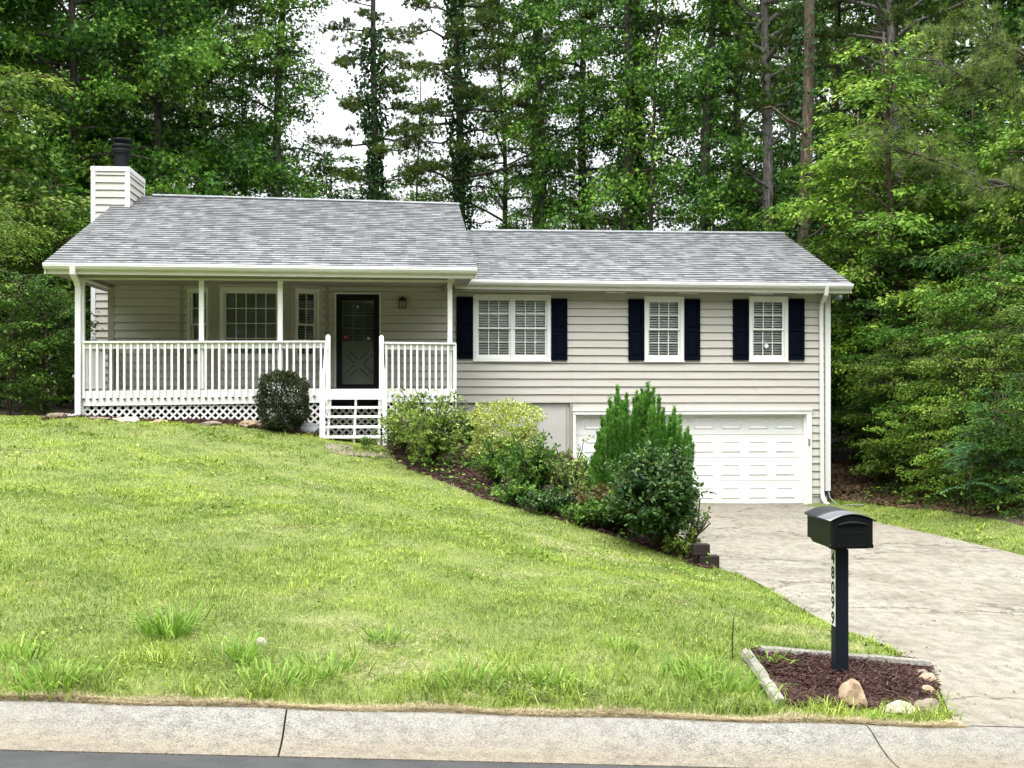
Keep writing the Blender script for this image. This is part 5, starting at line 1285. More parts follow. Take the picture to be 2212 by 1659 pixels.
# feathery sumac fronds at the right
def fronds(name, label, base, n, L, mat, seed, lw=.022, cat='plant'):
    g_ = np.random.default_rng(seed); t = thing(name, label, cat, tuple(base)); st_ = MB(); P = []; D = []
    tops = [np.array(base)+np.array((g_.normal()*.35, g_.normal()*.3, 0)) for _ in range(5)]
    for q in tops: h = g_.uniform(.7, 1.25)*L*1.7; st_.tube([tuple(q), tuple(q+[0, 0, h])], [.02, .01], 5)
    for i in range(n):
        q = tops[i % 5]; z = g_.uniform(.35, 1.25)*L*1.7; b0 = q+np.array((0, 0, z)); a = g_.uniform(0, 6.28); l_ = L*g_.uniform(.6, 1.1)
        pts = [b0+np.array((math.cos(a)*l_*s, math.sin(a)*l_*s, l_*(.35*s-.5*s*s))) for s in np.linspace(0, 1, 6)]
        st_.tube(pts, [.006]*6, 3, cap=False)
        for s in np.linspace(.12, 1, 15):
            k = min(4, int(s*5)); p = pts[k]+(pts[k+1]-pts[k])*(s*5-k)
            for sg in (-1, 1): P.append(p); D.append((math.cos(a+sg*1.25), math.sin(a+sg*1.25), -.25))
    P = np.array(P); D = np.array(D)+g_.normal(size=(len(P), 3))*.08; l2 = np.full(len(P), L*.19)
    st_.build('stem', M['twig'], t); raw_mesh('foliage', *leaves(P, D, np.tile((0, 0, 1.), (len(P), 1)), l2, np.full(len(P), lw*1.6), 'kite'), M[mat], np.clip(g_.normal(.55, .2, len(P)), 0, 1), t)
b0 = hit(2190, 1125); fronds('sumac_shrub', 'bluish-green feathery fronds at the right edge above the verge', (ax(2175, b0[1]+.9), b0[1]+.9, b0[2]), 64, .62, 'lblue', 3)
b0 = np.array((ax(2190, 23.5), 23.5, 1.9)); fronds('sumac_shrub', 'green feathery fronds higher up at the right edge', (b0[0], b0[1], tz_(b0[0], b0[1])+.9), 44, .7, 'lmid', 4)

# unseen leafy wood, added to darken the porch and show in the panes
g_ = np.random.default_rng(91); n = 70000; x = g_.uniform(-60, 60, n); y = g_.uniform(-24, -13, n); k_ = np.arange(n) > n*.6; x = np.where(k_, g_.choice([-1, 1], n)*g_.uniform(30, 42, n), x); y = np.where(k_, g_.uniform(-24, 34, n), y); top = 19+3*np.sin(x*.35)+2*np.sin(x*1.1+1)
z = g_.uniform(0, 1, n)**.8*top; P = np.stack([x, y, z], 1); D = g_.normal(size=(n, 3)); L_ = g_.uniform(.5, .9, n)
tag(raw_mesh('wood', *leaves(P, D, g_.normal(size=(n, 3)), L_, L_*.8, 'hex'), M['lmid'], np.clip(g_.normal(.4, .2, n), 0, 1)), 'unseen leafy wood across the street and at the sides, added to shade the porch', 'wood', kind='stuff')
# ---- garden shrubs in front of the house
def lump(n, c, rad, seed, rough=.18, shell=.75):
    g_ = np.random.default_rng(seed); d = unit(g_.normal(size=(n, 3))); 
    ph = g_.uniform(0, 6, 6)
    f = 1+rough*(np.sin(d[:, 0]*4+ph[0])*np.sin(d[:, 2]*5+ph[1])+.6*np.sin(d[:, 1]*7+ph[2])*np.sin(d[:, 0]*9+ph[3])+.4*np.sin(d[:, 2]*13+ph[4]))
    r = (1-(1-shell)*g_.uniform(0, 1, n)**1.3)*f
    return np.array(c)+d*r[:, None]*np.array(rad), d, g_
def boxy(P, c, rad, k=.35):
    q = (P-np.array(c))/np.array(rad); m = np.abs(q).max(1, keepdims=True); l = np.linalg.norm(q, axis=1, keepdims=True); return np.array(c)+q*(1-k+k*l/(m+1e-6))*np.array(rad)
def clipped_bush(name, label, c, rad, n, L, mat, seed, rough=.08, shell=.75, kind='hex', w=.55, stems=5, base=None, cat='shrub', up=.2):
    base = base if base is not None else (c[0], c[1], c[2]-rad[2])
    t = thing(name, label, cat, tuple(base)); P, d, g_ = lump(n, c, rad, seed, rough, shell); P = boxy(P, c, rad)
    keep = P[:, 2] > base[2]+.04; P, d = P[keep], d[keep]; n = len(P)
    D = d+g_.normal(size=(n, 3))*.6+np.array((0, 0, up)); N = d*.8+g_.normal(size=(n, 3))*.6+np.array((0, 0, .6)); s = L*g_.uniform(.7, 1.25, n)
    st_ = MB()
    for i in range(stems):
        a = g_.uniform(0, 6.28); e = np.array(c)+np.array((math.cos(a)*rad[0]*.6, math.sin(a)*rad[1]*.6, rad[2]*g_.uniform(-.1, .6)))
        b_ = np.array(base)+np.array((math.cos(a)*.06, math.sin(a)*.06, -.05)); st_.tube([tuple(b_), tuple((b_+e)/2+g_.normal(size=3)*.04), tuple(e)], [.018, .013, .006], 5)
    st_.build('stem', M['twig'], t); raw_mesh('foliage', *leaves(P, D, N, s, s*w, kind), M[mat], np.clip(g_.normal(.45, .22, n), 0, 1), t); return t
def twig_bush(name, label, base, r, h, n, L, mat, seed, per=9, spread=.5, kind='hex', w=.55, stemr=.012, lean=(0, 0), extra=0, cat='shrub', droop=.1):
    """open shrub: many arching stems, leaves along them"""
    g_ = np.random.default_rng(seed); t = thing(name, label, cat, tuple(base)); st_ = MB(); P = []; D = []; Tn = []
    for i in range(n):
        a = g_.uniform(0, 6.28); rr = r*g_.uniform(.15, 1)**.6; hh = h*g_.uniform(.45, 1.0)*(1-.35*(rr/r)**2)
        e = np.array((math.cos(a)*rr+lean[0]*hh, math.sin(a)*rr+lean[1]*hh, hh)); ts = np.linspace(0, 1, 7)
        pts = [np.array(base)+np.array((e[0]*s**1.3, e[1]*s**1.3, e[2]*(s*1.25-.25*s*s)))+g_.normal(size=3)*.02*(s > 0) for s in ts]
        st_.tube(pts, [stemr*(1-.8*s)+.002 for s in ts], 4, cap=False); bt0 = g_.uniform(.15, .85)
        for j in range(per):
            s = g_.uniform(.3, 1); k = min(5, int(s*6)); q = pts[k]+(pts[k+1]-pts[k])*(s*6-k); a2 = g_.uniform(0, 6.28); tl = g_.uniform(.1, .3)*spread*(h)
            td = np.array((math.cos(a2), math.sin(a2), g_.uniform(-.1, .8))); m_ = 9
            if j % 2 == 0: st_.tube([tuple(q), tuple(q+td*tl)], [.004, .0018], 3, cap=False)
            s2 = g_.uniform(.1, 1.05, m_)[:, None]; P.append(q+td*tl*s2+g_.normal(size=(m_, 3))*.018); dd_ = td[None]*.5+g_.normal(size=(m_, 3))*.7; dd_[:, 2] -= droop; D.append(dd_)
            Tn.append(np.clip(g_.normal(bt0*.5+.25, .1)+g_.normal(size=m_)*.15, 0, 1))
    P = np.vstack(P); D = np.vstack(D); Tn = np.concatenate(Tn); m_ = len(P); s = L*g_.uniform(.65, 1.25, m_)
    st_.build('stem', M['twig'], t); raw_mesh('foliage', *leaves(P, D, np.tile((0, 0, 1.), (m_, 1))+g_.normal(size=(m_, 3))*.6, s, s*w, kind), M[mat], Tn, t); return t
# round boxwood before the porch
bc = at(613.5, 866, 23.25); clipped_bush('boxwood', 'round clipped dark green bush in front of the porch left of the steps', bc, (.45, .44, .52), 15000, .038, 'lbox', 61, rough=.10, shell=.75, base=(bc[0], bc[1], float(zt(bc[0], bc[1]))), stems=7)
q = hit(935, 1035); q = np.array((ax(935, 21.6), 21.6, float(zt(ax(935, 21.6), 21.6))))
twig_bush('leafy_shrub', 'loose bright green shrub right of the porch steps', tuple(q), .80, 1.52, 58, .062, 'lshrub', 62, per=13, lean=(-.05, 0))
x_ = ax(868, 22.3); twig_bush('leafy_shrub', 'low spreading shrub beside the steps, paler leaves, left of the bright shrub', (x_, 22.3, float(zt(x_, 22.3))), .48, 1.02, 26, .05, 'lshrub', 63, per=10)
gc = at(1090, 945, 22.6); clipped_bush('golden_shrub', 'rounded yellow-green shrub in front of the grey foundation wall', (gc[0], 22.6, az_(935, 22.6, 1090)), (.62, .5, .50), 9500, .045, 'lgold', 64, rough=.24, shell=.6, base=(gc[0], 22.6, float(zt(gc[0], 22.6))), stems=8)
x_ = ax(1150, 19.6); twig_bush('leafy_shrub', 'open dark green shrub with bare stems below the yellow-green shrub', (x_, 19.6, float(zt(x_, 19.6))), .62, 1.15, 42, .055, 'lmid', 65, per=11, lean=(-.05, 0))
x_ = ax(1075, 20.4); twig_bush('leafy_shrub', 'small mid green shrub between the bright shrub and the mulch', (x_, 20.4, float(zt(x_, 20.4))), .5, .95, 26, .05, 'lmid', 66, per=10)
x_ = ax(1235, 19.3); twig_bush('leafy_shrub', 'thin twiggy shrub with sparse pale leaves left of the juniper', (x_, 19.3, float(zt(x_, 19.3))), .45, 1.15, 26, .055, 'lshrub', 67, per=6, stemr=.016)
x_ = ax(1290, 18.4); twig_bush('leafy_shrub', 'low tangled shrub with reddish leaves before the juniper', (x_, 18.4, float(zt(x_, 18.4))), .5, .7, 30, .05, 'lred', 68, per=10)
x_ = ax(1225, 18.6); twig_bush('leafy_shrub', 'low dark green weeds at the bed edge below the open shrub', (x_, 18.6, float(zt(x_, 18.6))), .5, .45, 26, .06, 'ldark', 69, per=10)
x_ = ax(1345, 17.9); twig_bush('leafy_shrub', 'low green shrub spreading left of the big dark shrub', (x_, 17.9, float(zt(x_, 17.9))), .5, .62, 34, .055, 'lmid', 70, per=10)
x_ = ax(1420, 17.0)
bt = twig_bush('dark_shrub', 'large glossy dark green shrub in front of the juniper beside the driveway', (x_, 17.0, float(zt(x_, 17.0))), .63, 1.55, 140, .075, 'ldark', 71, per=17, lean=(-.02, 0))
x_ = ax(1497, 16.9); twig_bush('twiggy_plant', 'sparse upright twiggy plant at the end of the retaining wall', (x_, 16.9, .2), .22, 1.05, 9, .05, 'lshrub', 72, per=5, stemr=.014, lean=(.12, 0))
x_ = ax(1470, 16.7); twig_bush('leafy_shrub', 'small pale leafy weeds at the foot of the big dark shrub', (x_, 16.75, .25), .3, .4, 16, .045, 'lshrub', 73, per=8)
for i_, (u_, v_, r_, h_, mt_, lb_) in enumerate(((1120, 1100, .38, .45, 'lmid', 'low green shrub at the lawn edge right of the open mulch'), (1175, 1118, .36, .40, 'ldark', 'dark leafy weeds at the lawn edge below the twiggy shrub'),
        (1265, 1145, .36, .40, 'lmid', 'low shrub at the lawn edge left of the big dark shrub'), (1330, 1160, .34, .42, 'ldark', 'low dark shrub at the foot of the big dark shrub, left side'), (1012, 965, .40, .55, 'lmid', 'leafy shrub against the foundation wall left of the yellow-green shrub'))):
    q_ = hit(u_, v_); q_ = (q_[0], q_[1]+.3, float(zt(q_[0], q_[1]+.3))); twig_bush('leafy_shrub', lb_, q_, r_, h_, 26, .045, mt_, 120+i_, per=9)
x_ = ax(790, 22.2); twig_bush('weed', 'little weed on the path at the foot of the steps', (x_, 22.3, 1.5), .2, .14, 9, .035, 'lmid', 74, per=5, cat='weed')
x_ = ax(290, 23.6)
# young pine seedling inside the bright shrub
tk_ = MB(); sp = thing('pine_seedling', 'small fine-needled pine seedling growing in the bright green shrub', 'plant', (ax(905, 20.9), 20.9, float(zt(ax(905, 20.9), 20.9))))
g_ = np.random.default_rng(9); o3 = ORG[sp.name]; tk_.tube([tuple(o3), tuple(o3+[.02, 0, .95])], [.012, .005], 5)
P = []; D = []
for z in np.linspace(.25, 1.0, 9):
    for k in range(4):
        a = g_.uniform(0, 6.28); q = o3+np.array((math.cos(a)*.16, math.sin(a)*.16, z)); tk_.tube([tuple(o3+[0, 0, z-.05]), tuple(q)], [.004, .002], 3)
        for c in range(26): P.append(q); D.append(unit(g_.normal(size=3))+np.array((math.cos(a)*.5, math.sin(a)*.5, .5)))
P = np.array(P); D = np.array(D); tk_.build('stem', M['twig'], sp)
raw_mesh('foliage', *leaves(P, D, g_.normal(size=(len(P), 3)), np.full(len(P), .10), np.full(len(P), .004), 'tri'), M['weed'], g_.uniform(.3, 1, len(P)), sp)
# juniper: upright feathery plumes
g_ = np.random.default_rng(77); jx, jy = ax(1378, 20.6), 20.6; jz = float(zt(jx, jy)); ju = thing('juniper', 'tall feathery bright green upright juniper in front of the garage door', 'shrub', (jx, jy, jz))
st_ = MB(); P = []; D = []; Tn = []
tops = [(1303, 905), (1325, 862), (1331, 836), (1352, 870), (1368, 848), (1395, 850), (1405, 828), (1420, 858), (1440, 885), (1462, 905), (1482, 925), (1495, 945), (1290, 935), (1280, 965), (1340, 880), (1380, 870), (1412, 880), (1450, 930), (1315, 900), (1270, 1000), (1490, 985), (1360, 905), (1430, 915), (1300, 960), (1470, 900), (1455, 880), (1448, 905), (1480, 950), (1310, 890), (1345, 855), (1388, 845)]
for i, (u, v) in enumerate(tops):
    for rep in range(5):
        yy = jy+g_.uniform(-.5, .45); e = np.array(at(u+g_.normal()*5, v+(g_.uniform(10, 55) if rep else 0), yy)); b_ = np.array((jx+(e[0]-jx)*.35, jy+(yy-jy)*.3, jz+.02)); pts = [b_+(e-b_)*s+np.array(((e[0]-b_[0])*.25*math.sin(s*3.14), 0, 0)) for s in np.linspace(0, 1, 8)]
        st_.tube(pts, [.014*(1-.8*s)+.002 for s in np.linspace(0, 1, 8)], 4, cap=False); hl = np.linalg.norm(e-b_); bt0 = g_.uniform(.3, .7)
        for j in range(int(120*hl)):
            s = g_.uniform(.1, 1)**.8; k = min(6, int(s*7)); q = pts[k]+(pts[k+1]-pts[k])*(s*7-k); wid = .30*(1-s)**1.1+.012; a2 = g_.uniform(0, 6.28); m_ = 7
            d0 = np.array((math.cos(a2)*.6, math.sin(a2)*.6, .95)); ln = wid*1.25
            s2 = g_.uniform(0, 1, m_)[:, None]; P.append(q+d0*ln*s2+g_.normal(size=(m_, 3))*.008); D.append(d0[None]*.8+np.array((0, 0, .5))+g_.normal(size=(m_, 3))*.35); Tn.append(np.clip(bt0+g_.normal(size=m_)*.2, 0, 1))
P = np.vstack(P); D = np.vstack(D); Tn = np.concatenate(Tn); m_ = len(P)
st_.build('stem', M['twig'], ju); raw_mesh('foliage', *leaves(P, D, g_.normal(size=(m_, 3)), .055*g_.uniform(.7, 1.3, m_), np.full(m_, .011), 'kite'), M['ljun'], Tn, ju)
# dead stub sticks by the wall end
for i, (a, b_, lab) in enumerate((((1498, 1175), (1512, 1078), 'dark upright dead stem beside the big dark shrub'), ((1500, 1160), (1535, 1130), 'short dead twig leaning over the driveway edge'), ((1506, 1155), (1530, 1118), 'second dead twig rising beside the leaning one'))):
    s = MB(); p_, q_ = at(*a, 16.7), at(*b_, 16.6); mid = tuple((np.array(p_)+np.array(q_))/2+[.02, 0, .01]); s.tube([p_, mid, q_], [.016, .013, .009], 6); tag(s.build('dead_stem', M['twig'], loc=p_), lab, 'twig')

# ------------------------------------------------------------------ grass, mulch, litter
def blades(name, x, y, z, h, w, lean, mat, tint, g_, segs=2, az=None):
    n = len(x); a = g_.uniform(0, 6.283, n) if az is None else az; l_ = lean*h; dx, dy = np.cos(a)*l_, np.sin(a)*l_
    b = g_.uniform(0, 6.283, n); wx, wy = np.cos(b)*w/2, np.sin(b)*w/2
    v = [np.stack([x-wx, y-wy, z], 1), np.stack([x+wx, y+wy, z], 1), np.stack([x+wx*.8+dx*.35, y+wy*.8+dy*.35, z+h*.6], 1), np.stack([x+dx, y+dy, z+h*(1-.35*np.clip(lean, 0, 1.5))], 1), np.stack([x-wx*.8+dx*.35, y-wy*.8+dy*.35, z+h*.6], 1)]
    V = np.stack(v, 1).reshape(-1, 3); lo = (np.arange(n)[:, None]*5+np.array([0, 1, 2, 4, 4, 2, 3])).ravel(); return V, lo, np.tile([4, 3], n), np.repeat(tint, 2)
gr = np.random.default_rng(55)
xs_, ys_ = [], []
for (ya, yb, dens) in ((8.1, 10, 5200), (10, 12.5, 4200), (12.5, 16, 3000), (16, 20, 2000), (20, 27.5, 1300)):
    xa, xb = ax(-260, yb), ax(2520, yb); n = int((xb-xa)*(yb-ya)*dens); xs_.append(gr.uniform(xa, xb, n)); ys_.append(gr.uniform(ya, yb, n))
x = np.concatenate(xs_); y = np.concatenate(ys_)
edge = np.sin(x*9)*.02+np.sin(x*23)*.015+.02
k = lawnmask(x, y) & (y > YC+.03+edge); x, y = x[k], y[k]
def fbm(x, y, s, seed):
    g2 = np.random.default_rng(seed); out = 0
    for o_ in range(5):
        a, b_, c, d = g2.uniform(-1, 1, 4); f_ = s*1.9**o_; out = out+np.sin(x*f_*(.6+a*.4)+y*f_*b_+c*9)*np.sin(y*f_*(.7+d*.3)-x*f_*a+d*7)/(1.35**o_)
    return out/2.2
bare = fbm(x, y, 1.4, 3); keep = gr.uniform(0, 1, len(x)) < np.clip(1.1-np.clip(bare-.25, 0, 1)*2.2, .12, 1); x, y = x[keep], y[keep]
dcam = np.hypot(x, y); n = len(x)
hgt = (.022+.026*gr.uniform(0, 1, n)**2)*(1+.55*np.clip(fbm(x, y, 2.2, 8), -1, 1)); wd = np.maximum(.0036, dcam*.00036)*gr.uniform(.8, 1.3, n)
tin = np.clip(.5+.2*fbm(x, y, .9, 12)+.18*fbm(x, y, 6, 14)+gr.normal(size=n)*.25, 0, 1)
A = [blades('g', x, y, zt(x, y)-.005, hgt*gr.uniform(.8, 1.5, n), wd, gr.uniform(.3, 1.4, n), None, tin, gr)]
# coarse tufts of long blades
tx, ty, tn_ = [], [], []
cands = []
for i in range(3200):
    yy = 8.25+ (gr.uniform()**1.7)*15; xx = gr.uniform(ax(-40, yy), ax(2200, yy)); cands.append((xx, yy))
cands = np.array(cands); kk = lawnmask(cands[:, 0], cands[:, 1]) & (fbm(cands[:, 0], cands[:, 1], .8, 31) > -.15) ; cands = cands[kk]
for (xx, yy) in cands:
    m_ = gr.integers(7, 20); rad = gr.uniform(.02, .08); tx.append(xx+gr.normal(size=m_)*rad); ty.append(yy+gr.normal(size=m_)*rad); tn_.append(np.full(m_, gr.uniform(.045, .10)*(1.5 if yy < 9.6 else 1)))
tx, ty, th_ = map(np.concatenate, (tx, ty, tn_)); m_ = len(tx)
dk = np.hypot(tx, ty)
A.append(blades('t', tx, ty, zt(tx, ty)-.005, th_*gr.uniform(.6, 1.3, m_), np.maximum(.0065, dk*.0006)*gr.uniform(.7, 1.2, m_), gr.uniform(.3, 1.3, m_), None, np.clip(gr.normal(.55, .25, m_), 0, 1), gr))
nc = 90000; yy = 8.3+gr.uniform(0, 1, nc)**1.2*15; xa = ax(-40, 1)*yy; xb_ = ax(2200, 1)*yy; xx = xa+(xb_-xa)*gr.uniform(0, 1, nc)
kk = lawnmask(xx, yy) & (fbm(xx, yy, 2.6, 71)+.5*fbm(xx, yy, 9, 72) > .38); xx, yy = xx[kk], yy[kk]; nc = len(xx)
Dc = gr.normal(size=(nc, 3)); Dc[:, 2] = np.abs(Dc[:, 2])*.35; sc_ = gr.uniform(.014, .034, nc)*np.maximum(1, np.hypot(xx, yy)/11)
cv = leaves(np.stack([xx, yy, zt(xx, yy)+gr.uniform(.015, .05, nc)], 1), Dc, np.tile((0, 0, 1.), (nc, 1))+gr.normal(size=(nc, 3))*.3, sc_, sc_*.75, 'hex')
A.append((cv[0], cv[1], cv[2], np.clip(gr.normal(.36, .2, nc), 0, 1)))
def stack(A):
    V = np.vstack([a[0] for a in A]); off = 0; L_ = []
    for a in A: L_.append(a[1]+off); off += len(a[0])
    return V, np.concatenate(L_), np.concatenate([a[2] for a in A]), np.concatenate([a[3] for a in A])
V, L_, S__, T_ = stack(A); tag(raw_mesh('grass', V, L_, S__, M['grass'], T_), 'mown yellow-green lawn grass with scattered coarse tufts', 'grass', kind='stuff')
# straw: dead thatch along the kerb and in bare patches
n = 34000; x = gr.uniform(ax(-40, 8.3), ax(2060, 8.3), n); y = YC+np.abs(gr.normal(size=n))*(.045+.03*np.sin(x*3.1)*np.sin(x*7.7))-.035+.02*np.sin(x*5); z = np.where(y < YC, zc(x)+.006, zt(x, np.maximum(y, YC+.03))+.012)
n2 = 90000; yy = 8.3+gr.uniform(0, 1, n2)**1.3*14; xx = ax(1100, yy)*0+gr.uniform(0, 1, n2)*0
xa = np.array([ax(-40, q) for q in yy]); xb_ = np.array([ax(2150, q) for q in yy]); xx = xa+(xb_-xa)*gr.uniform(0, 1, n2)
kk = lawnmask(xx, yy) & (fbm(xx, yy, 1.4, 3)+.7*fbm(xx, yy, 5, 83) > .55); xx, yy = xx[kk], yy[kk]
x = np.concatenate([x, xx]); y = np.concatenate([y, yy]); z = np.concatenate([z, zt(xx, yy)+.034]); n = len(x); a = gr.uniform(0, 6.28, n)
D = np.stack([np.cos(a), np.sin(a)*.7, gr.normal(size=n)*.22], 1); P = np.stack([x, y, z], 1)
ar = leaves(P, D, np.tile((0, 0, 1.), (n, 1)), gr.uniform(.03, .085, n), np.maximum(.004, np.hypot(x, y)*.0004), 'tri'); tag(raw_mesh('dry_thatch', *ar, M['straw'], gr.uniform(0, 1, n)), 'dry straw-coloured thatch along the kerb and in the lawn', 'dry grass', kind='stuff')
# prominent weed clumps
def clump(u, v, label, nb, h, seed, spread=.08, name='grass_clump', lean=(.5, 1.6)):
    q = hit(u, v); g2 = np.random.default_rng(seed); x = q[0]+g2.normal(size=nb)*spread; y = q[1]+g2.normal(size=nb)*spread
    az = np.arctan2(y-q[1], x-q[0])+g2.normal(size=nb)*.5
    V, l_, s_, t_ = blades('c', x, y, zt(x, y)-.01, h*g2.uniform(.5, 1.15, nb), np.full(nb, .0145), g2.uniform(*lean, nb), None, np.clip(g2.normal(.5, .2, nb), 0, 1), g2, az=az)
    tag(raw_mesh(name, V, l_, s_, M['weed'], t_, loc=tuple(q)), label, 'grass clump', 'coarse grass clumps in the lawn')
for a in ((365, 1368, 'largest tall grass clump, out in the left part of the lawn', 150, .26, 1, .10), (110, 1478, 'wide grass clump at the kerb in the lower left corner', 110, .20, 2, .12),
          (520, 1425, 'pale upright grass clump beside the lone stone', 60, .24, 3, .06), (590, 1480, 'broad-bladed grass clump overhanging the kerb left of centre', 90, .19, 4, .12),
          (835, 1385, 'grass clump in the lawn just right of the middle foreground', 60, .17, 5, .08), (1010, 1475, 'upright grass clump near the kerb right of centre', 80, .22, 6, .11),
          (1200, 1478, 'grass clump near the kerb between the centre and the mailbox bed', 70, .18, 7, .1), (1560, 1490, 'tall grass clump growing against the pale log', 110, .24, 8, .12),
          (1660, 1440, 'grass tuft poking over the pale log', 34, .2, 9, .06), (1500, 1460, 'leaning grass clump left of the mailbox bed', 70, .2, 10, .1),
          (40, 1420, 'grass clump at the left edge of the lawn', 70, .2, 11, .1), (1900, 1558, 'thin grass tufts between the rocks at the kerb', 34, .09, 12, .018), (1330, 1400, 'short grass clump in the right half of the lawn', 50, .14, 13, .09),
          (700, 1450, 'sprawling grass clump near the kerb below the lone stone', 60, .16, 14, .11)):
    clump(*a)
s = MB(); q = hit(1582, 1428); s.tube([tuple(q), tuple(q+[.0, 0, .17]), tuple(q+[.01, 0, .33])], [.004, .005, .006], 5); tag(s.build('seed_stalk', M['bronze'], loc=tuple(q)), 'thin dark upright stalk beside the mailbox bed', 'stalk')
# mulch
def chips(name, x, y, z, label, g2, L=(.02, .07), w=.012, mat='mulch', tilt=.35, kind='stuff'):
    n = len(x); a = g2.uniform(0, 6.28, n); D = np.stack([np.cos(a), np.sin(a), g2.normal(size=n)*tilt], 1); P = np.stack([x, y, z], 1)
    l_ = g2.uniform(*L, n); D = unit(D); S2 = unit(np.cross(D, np.array((0, 0, 1.))+g2.normal(size=(n, 3))*.5))*(w*g2.uniform(.5, 1.3, n))[:, None]/2; U2 = np.cross(S2, D)*.6
    v = [P-S2, P+S2, P+D*l_[:, None]+S2*.6, P+D*l_[:, None]-S2*.6]; top = np.stack(v, 1); V = np.concatenate([top, top+U2[:, None]], 1).reshape(-1, 3)
    F = np.array([[0, 3, 2, 1], [4, 5, 6, 7], [0, 1, 5, 4], [1, 2, 6, 5], [2, 3, 7, 6], [3, 0, 4, 7]]).ravel(); L2 = (np.arange(n)[:, None]*8+F[None]).ravel()
    tag(raw_mesh(name, V, L2, np.full(n*6, 4), M[mat], np.repeat(np.clip(g2.normal(.45, .22, n), 0, 1), 6)), label, 'mulch', kind=kind)
mp = np.array(MBED); n = 15000; x = gr.uniform(mp[:, 0].min(), mp[:, 0].max(), n); y = gr.uniform(mp[:, 1].min(), mp[:, 1].max(), n); k = inpoly(x, y, MBED); x, y = x[k], y[k]
cxm, cym = mp.mean(0); r_ = np.hypot((x-cxm)/.75, (y-cym)/.6); z = zt(x, y)+.015+.055*np.clip(1-r_**2, 0, 1)+gr.uniform(0, .02, len(x))
# mound under the chips
mo = MB(); ring = [(cxm+(px_-cxm)*s, cym+(py_-cym)*s) for s in (1, .8, .6, .35) for px_, py_ in MBED]; nr = len(MBED)
V = [(a, b_, float(zt(a, b_))+.006+.05*max(0, 1-np.hypot((a-cxm)/.75, (b_-cym)/.6)**2)) for a, b_ in ring]+[(cxm, cym, float(zt(cxm, cym))+.055)]
mo.add(V, [(i*nr+j, i*nr+(j+1) % nr, (i+1)*nr+(j+1) % nr, (i+1)*nr+j) for i in range(3) for j in range(nr)]+[(3*nr+j, 3*nr+(j+1) % nr, 4*nr) for j in range(nr)], True)
tag(mo.build('mulch_bed', M['bedsoil']), kind='structure')
chips('mulch', x, y, z, 'dark brown shredded mulch around the mailbox post', gr)
bp = np.array(BED); n = 26000; x = gr.uniform(bp[:, 0].min(), bp[:, 0].max(), n); y = gr.uniform(bp[:, 1].min(), bp[:, 1].max(), n); k = inpoly(x, y, BED) & (x < XL(y)-.15); x, y = x[k], y[k]
chips('mulch', x, y, zt(x, y)+.01+gr.uniform(0, .02, len(x)), 'reddish-brown mulch under the shrubs beside the driveway', gr, L=(.04, .12), w=.02)
n = 5000; x = gr.uniform(-6.3, -1.4, n); y = gr.uniform(22.8, 23.95, n); k = inpoly(x, y, porchstrip); x, y = x[k], y[k]
chips('mulch', x, y, zt(x, y)+.01+gr.uniform(0, .02, len(x)), 'thin dark mulch strip at the foot of the porch lattice', gr, L=(.04, .1), w=.02)
n = 9000; x = gr.uniform(9.2, 14, n); y = gr.uniform(22, 31, n); k = in_woods(x, y); x, y = x[k], y[k]
chips('leaf_litter', x, y, zt(x, y)+.01, 'brown leaf litter below the shrubs right of the house', gr, L=(.05, .12), w=.06, mat='litter')
# low ground cover in the shrub bed
n = 7000; x = gr.uniform(bp[:, 0].min(), bp[:, 0].max(), n); y = gr.uniform(bp[:, 1].min(), bp[:, 1].max(), n); mc = hit(1060, 1045); k = inpoly(x, y, BED) & (np.hypot((x-mc[0])/1.0, (y-mc[1])/1.4) > .55+.3*fbm(x, y, 3, 44)) & (x < XL(y)-.2) & (y < 24.5); x, y = x[k], y[k]; n = len(x)
P = np.stack([x, y, zt(x, y)+gr.uniform(.02, .2, n)], 1); D = gr.normal(size=(n, 3)); D[:, 2] = np.abs(D[:, 2])*.4; s = gr.uniform(.05, .1, n)
tag(raw_mesh('ground_cover', *leaves(P, D, np.tile((0, 0, 1.), (n, 1))+gr.normal(size=(n, 3))*.4, s, s*.6, 'hex'), M['lmid'], gr.uniform(0, 1, n)), 'low leafy weeds covering the shrub bed', 'weeds', kind='stuff')
n = 5000; x = gr.uniform(9.2, 15, n); y = gr.uniform(17, 29, n); e_ = np.interp(y, [q[1] for q in SHL][::-1], [q[0] for q in SHL][::-1]); k = (x > e_-.2) & (x < e_+1.2) & (y < 26); x, y = x[k], y[k]; n = len(x)
P = np.stack([x, y, zt(x, y)+gr.uniform(.02, .35, n)], 1); D = gr.normal(size=(n, 3)); D[:, 2] = np.abs(D[:, 2])*.4; s = gr.uniform(.05, .12, n)
tag(raw_mesh('ground_cover', *leaves(P, D, np.tile((0, 0, 1.), (n, 1))+gr.normal(size=(n, 3))*.4, s, s*.5, 'hex'), M['lmid'], gr.uniform(0, 1, n)), 'weedy fringe along the edge of the right-hand thicket', 'weeds', kind='stuff')

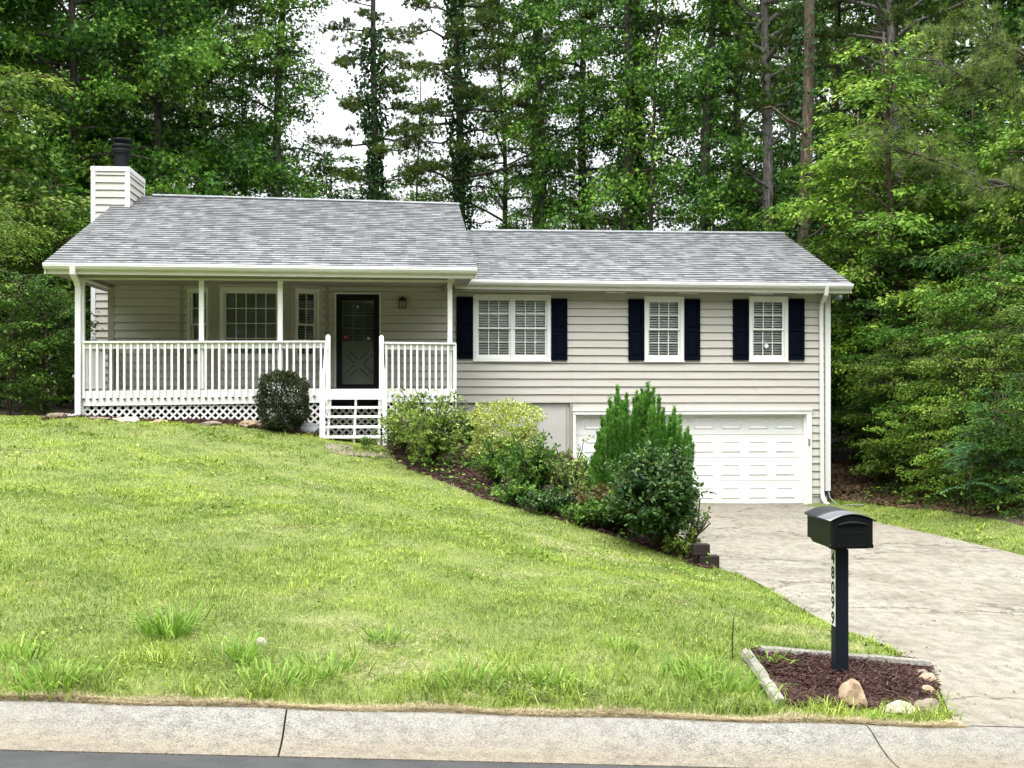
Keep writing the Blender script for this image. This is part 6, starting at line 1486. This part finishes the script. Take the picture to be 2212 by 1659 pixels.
# small things: cable, pebbles on the kerb, fallen leaf, sticks
s = MB(); pts = [at(1790, 1062, YW-.02), at(1793, 1075, YW-.1), at(1803, 1086, YW-.25), at(1815, 1092, YW-.4)]; pts = [tuple(p) for p in pts]+[tuple(hit(1840, 1094)+[0, 0, .03]), tuple(hit(1866, 1094)+[0, 0, .03])]
s.tube(pts, .014, 6); tag(s.build('cable', M['cable'], loc=pts[0]), 'thin grey-green hose trailing from the house corner over the grass', 'hose')
kerbz = lambda y: float(np.interp(y, [p[0] for p in prof], [p[1] for p in prof]))
def kp_(u, v):
    return hitf(u, v, lambda x, y: zc(x)+(kerbz(y) if y < YC else 0) if y > YA else -5, 6)
PB = [(630, 1612, .045, .015, 'stonegrey', 'flat dark grey chip beside the kerb joint at the asphalt'), (919, 1554, .012, .01, 'black', 'tiny black pebble near the top of the kerb right of the joint'), (2004, 1622-17, .012, .01, 'black', 'dark round pebble on the kerb near the right edge'),
      (340, 1541, .012, .01, 'stonebrown', 'brown pebble on the kerb lip left of the joint'), (1885, 1598, .01, .008, 'stonebrown', 'small brown pebble on the kerb below the mailbox')]
for i, (u, v, a, c, m_, lab) in enumerate(PB):
    q = kp_(u, v); rock((q[0], q[1], q[2]+.002), a, a*.7, c, M[m_], lab, name='pebble', seed=50+i, group='pebbles on the kerb')
nl_ = 420; yy = gr.uniform(8.4, 26, nl_)**1.0; xx = XL(yy)+(XR(yy)-XL(yy))*gr.uniform(0, 1, nl_)**1.6; Dl = gr.normal(size=(nl_, 3)); Dl[:, 2] *= .25; sl2 = gr.uniform(.012, .05, nl_)
tag(raw_mesh('leaf_litter', *leaves(np.stack([xx, yy, zd(xx, yy)+.012], 1), Dl, np.tile((0, 0, 1.), (nl_, 1))+gr.normal(size=(nl_, 3))*.3, sl2, sl2*.5, 'kite'), M['litter'], gr.uniform(0, .7, nl_)), 'scattered dry leaf bits on the driveway', 'leaf litter', kind='stuff')
grit = []; n = 1500; x = gr.uniform(ax(-20, 7.8), ax(2230, 7.8), n); y = gr.uniform(YA+.02, YC-.02, n); z = zc(x)+np.interp(y, [p[0] for p in prof[1:-1]], [p[1] for p in prof[1:-1]])+.001
P = np.stack([x, y, z], 1); D = gr.normal(size=(n, 3)); D[:, 2] = .3; s = gr.uniform(.004, .012, n); tag(raw_mesh('grit', *leaves(P, D, np.tile((0, 0, 1.), (n, 1)), s, s, 'hex'), M['bedsoil'], gr.uniform(0, 1, n)), 'fine dark grit scattered on the kerb', 'grit', kind='stuff')
q = kp_(1590, 1551); l_ = MB(); l_.add([(q[0]-.03, q[1], q[2]+.006), (q[0], q[1]-.02, q[2]+.012), (q[0]+.032, q[1], q[2]+.02), (q[0], q[1]+.022, q[2]+.014)], [(0, 1, 2, 3)]); tag(l_.build('fallen_leaf', M['maroon'], loc=tuple(q)), 'dark red-brown fallen leaf on the kerb edge left of the mailbox bed', 'leaf')
q = kp_(1870, 1607); l_ = MB(); l_.tube([tuple(q+[-.03, .02, .004]), tuple(q+[.0, 0, .006]), tuple(q+[.03, -.015, .004])], .003, 5)
q2 = kp_(2160, 1608); l2_ = MB(); l2_.tube([tuple(q2+[-.04, .03, .004]), tuple(q2+[.04, -.02, .006])], .004, 5); tag(l2_.build('stick', M['twig'], loc=tuple(q2)), 'short dark stick lying on the kerb at the far right', 'stick')
print('OBJECTS', len(bpy.data.objects))
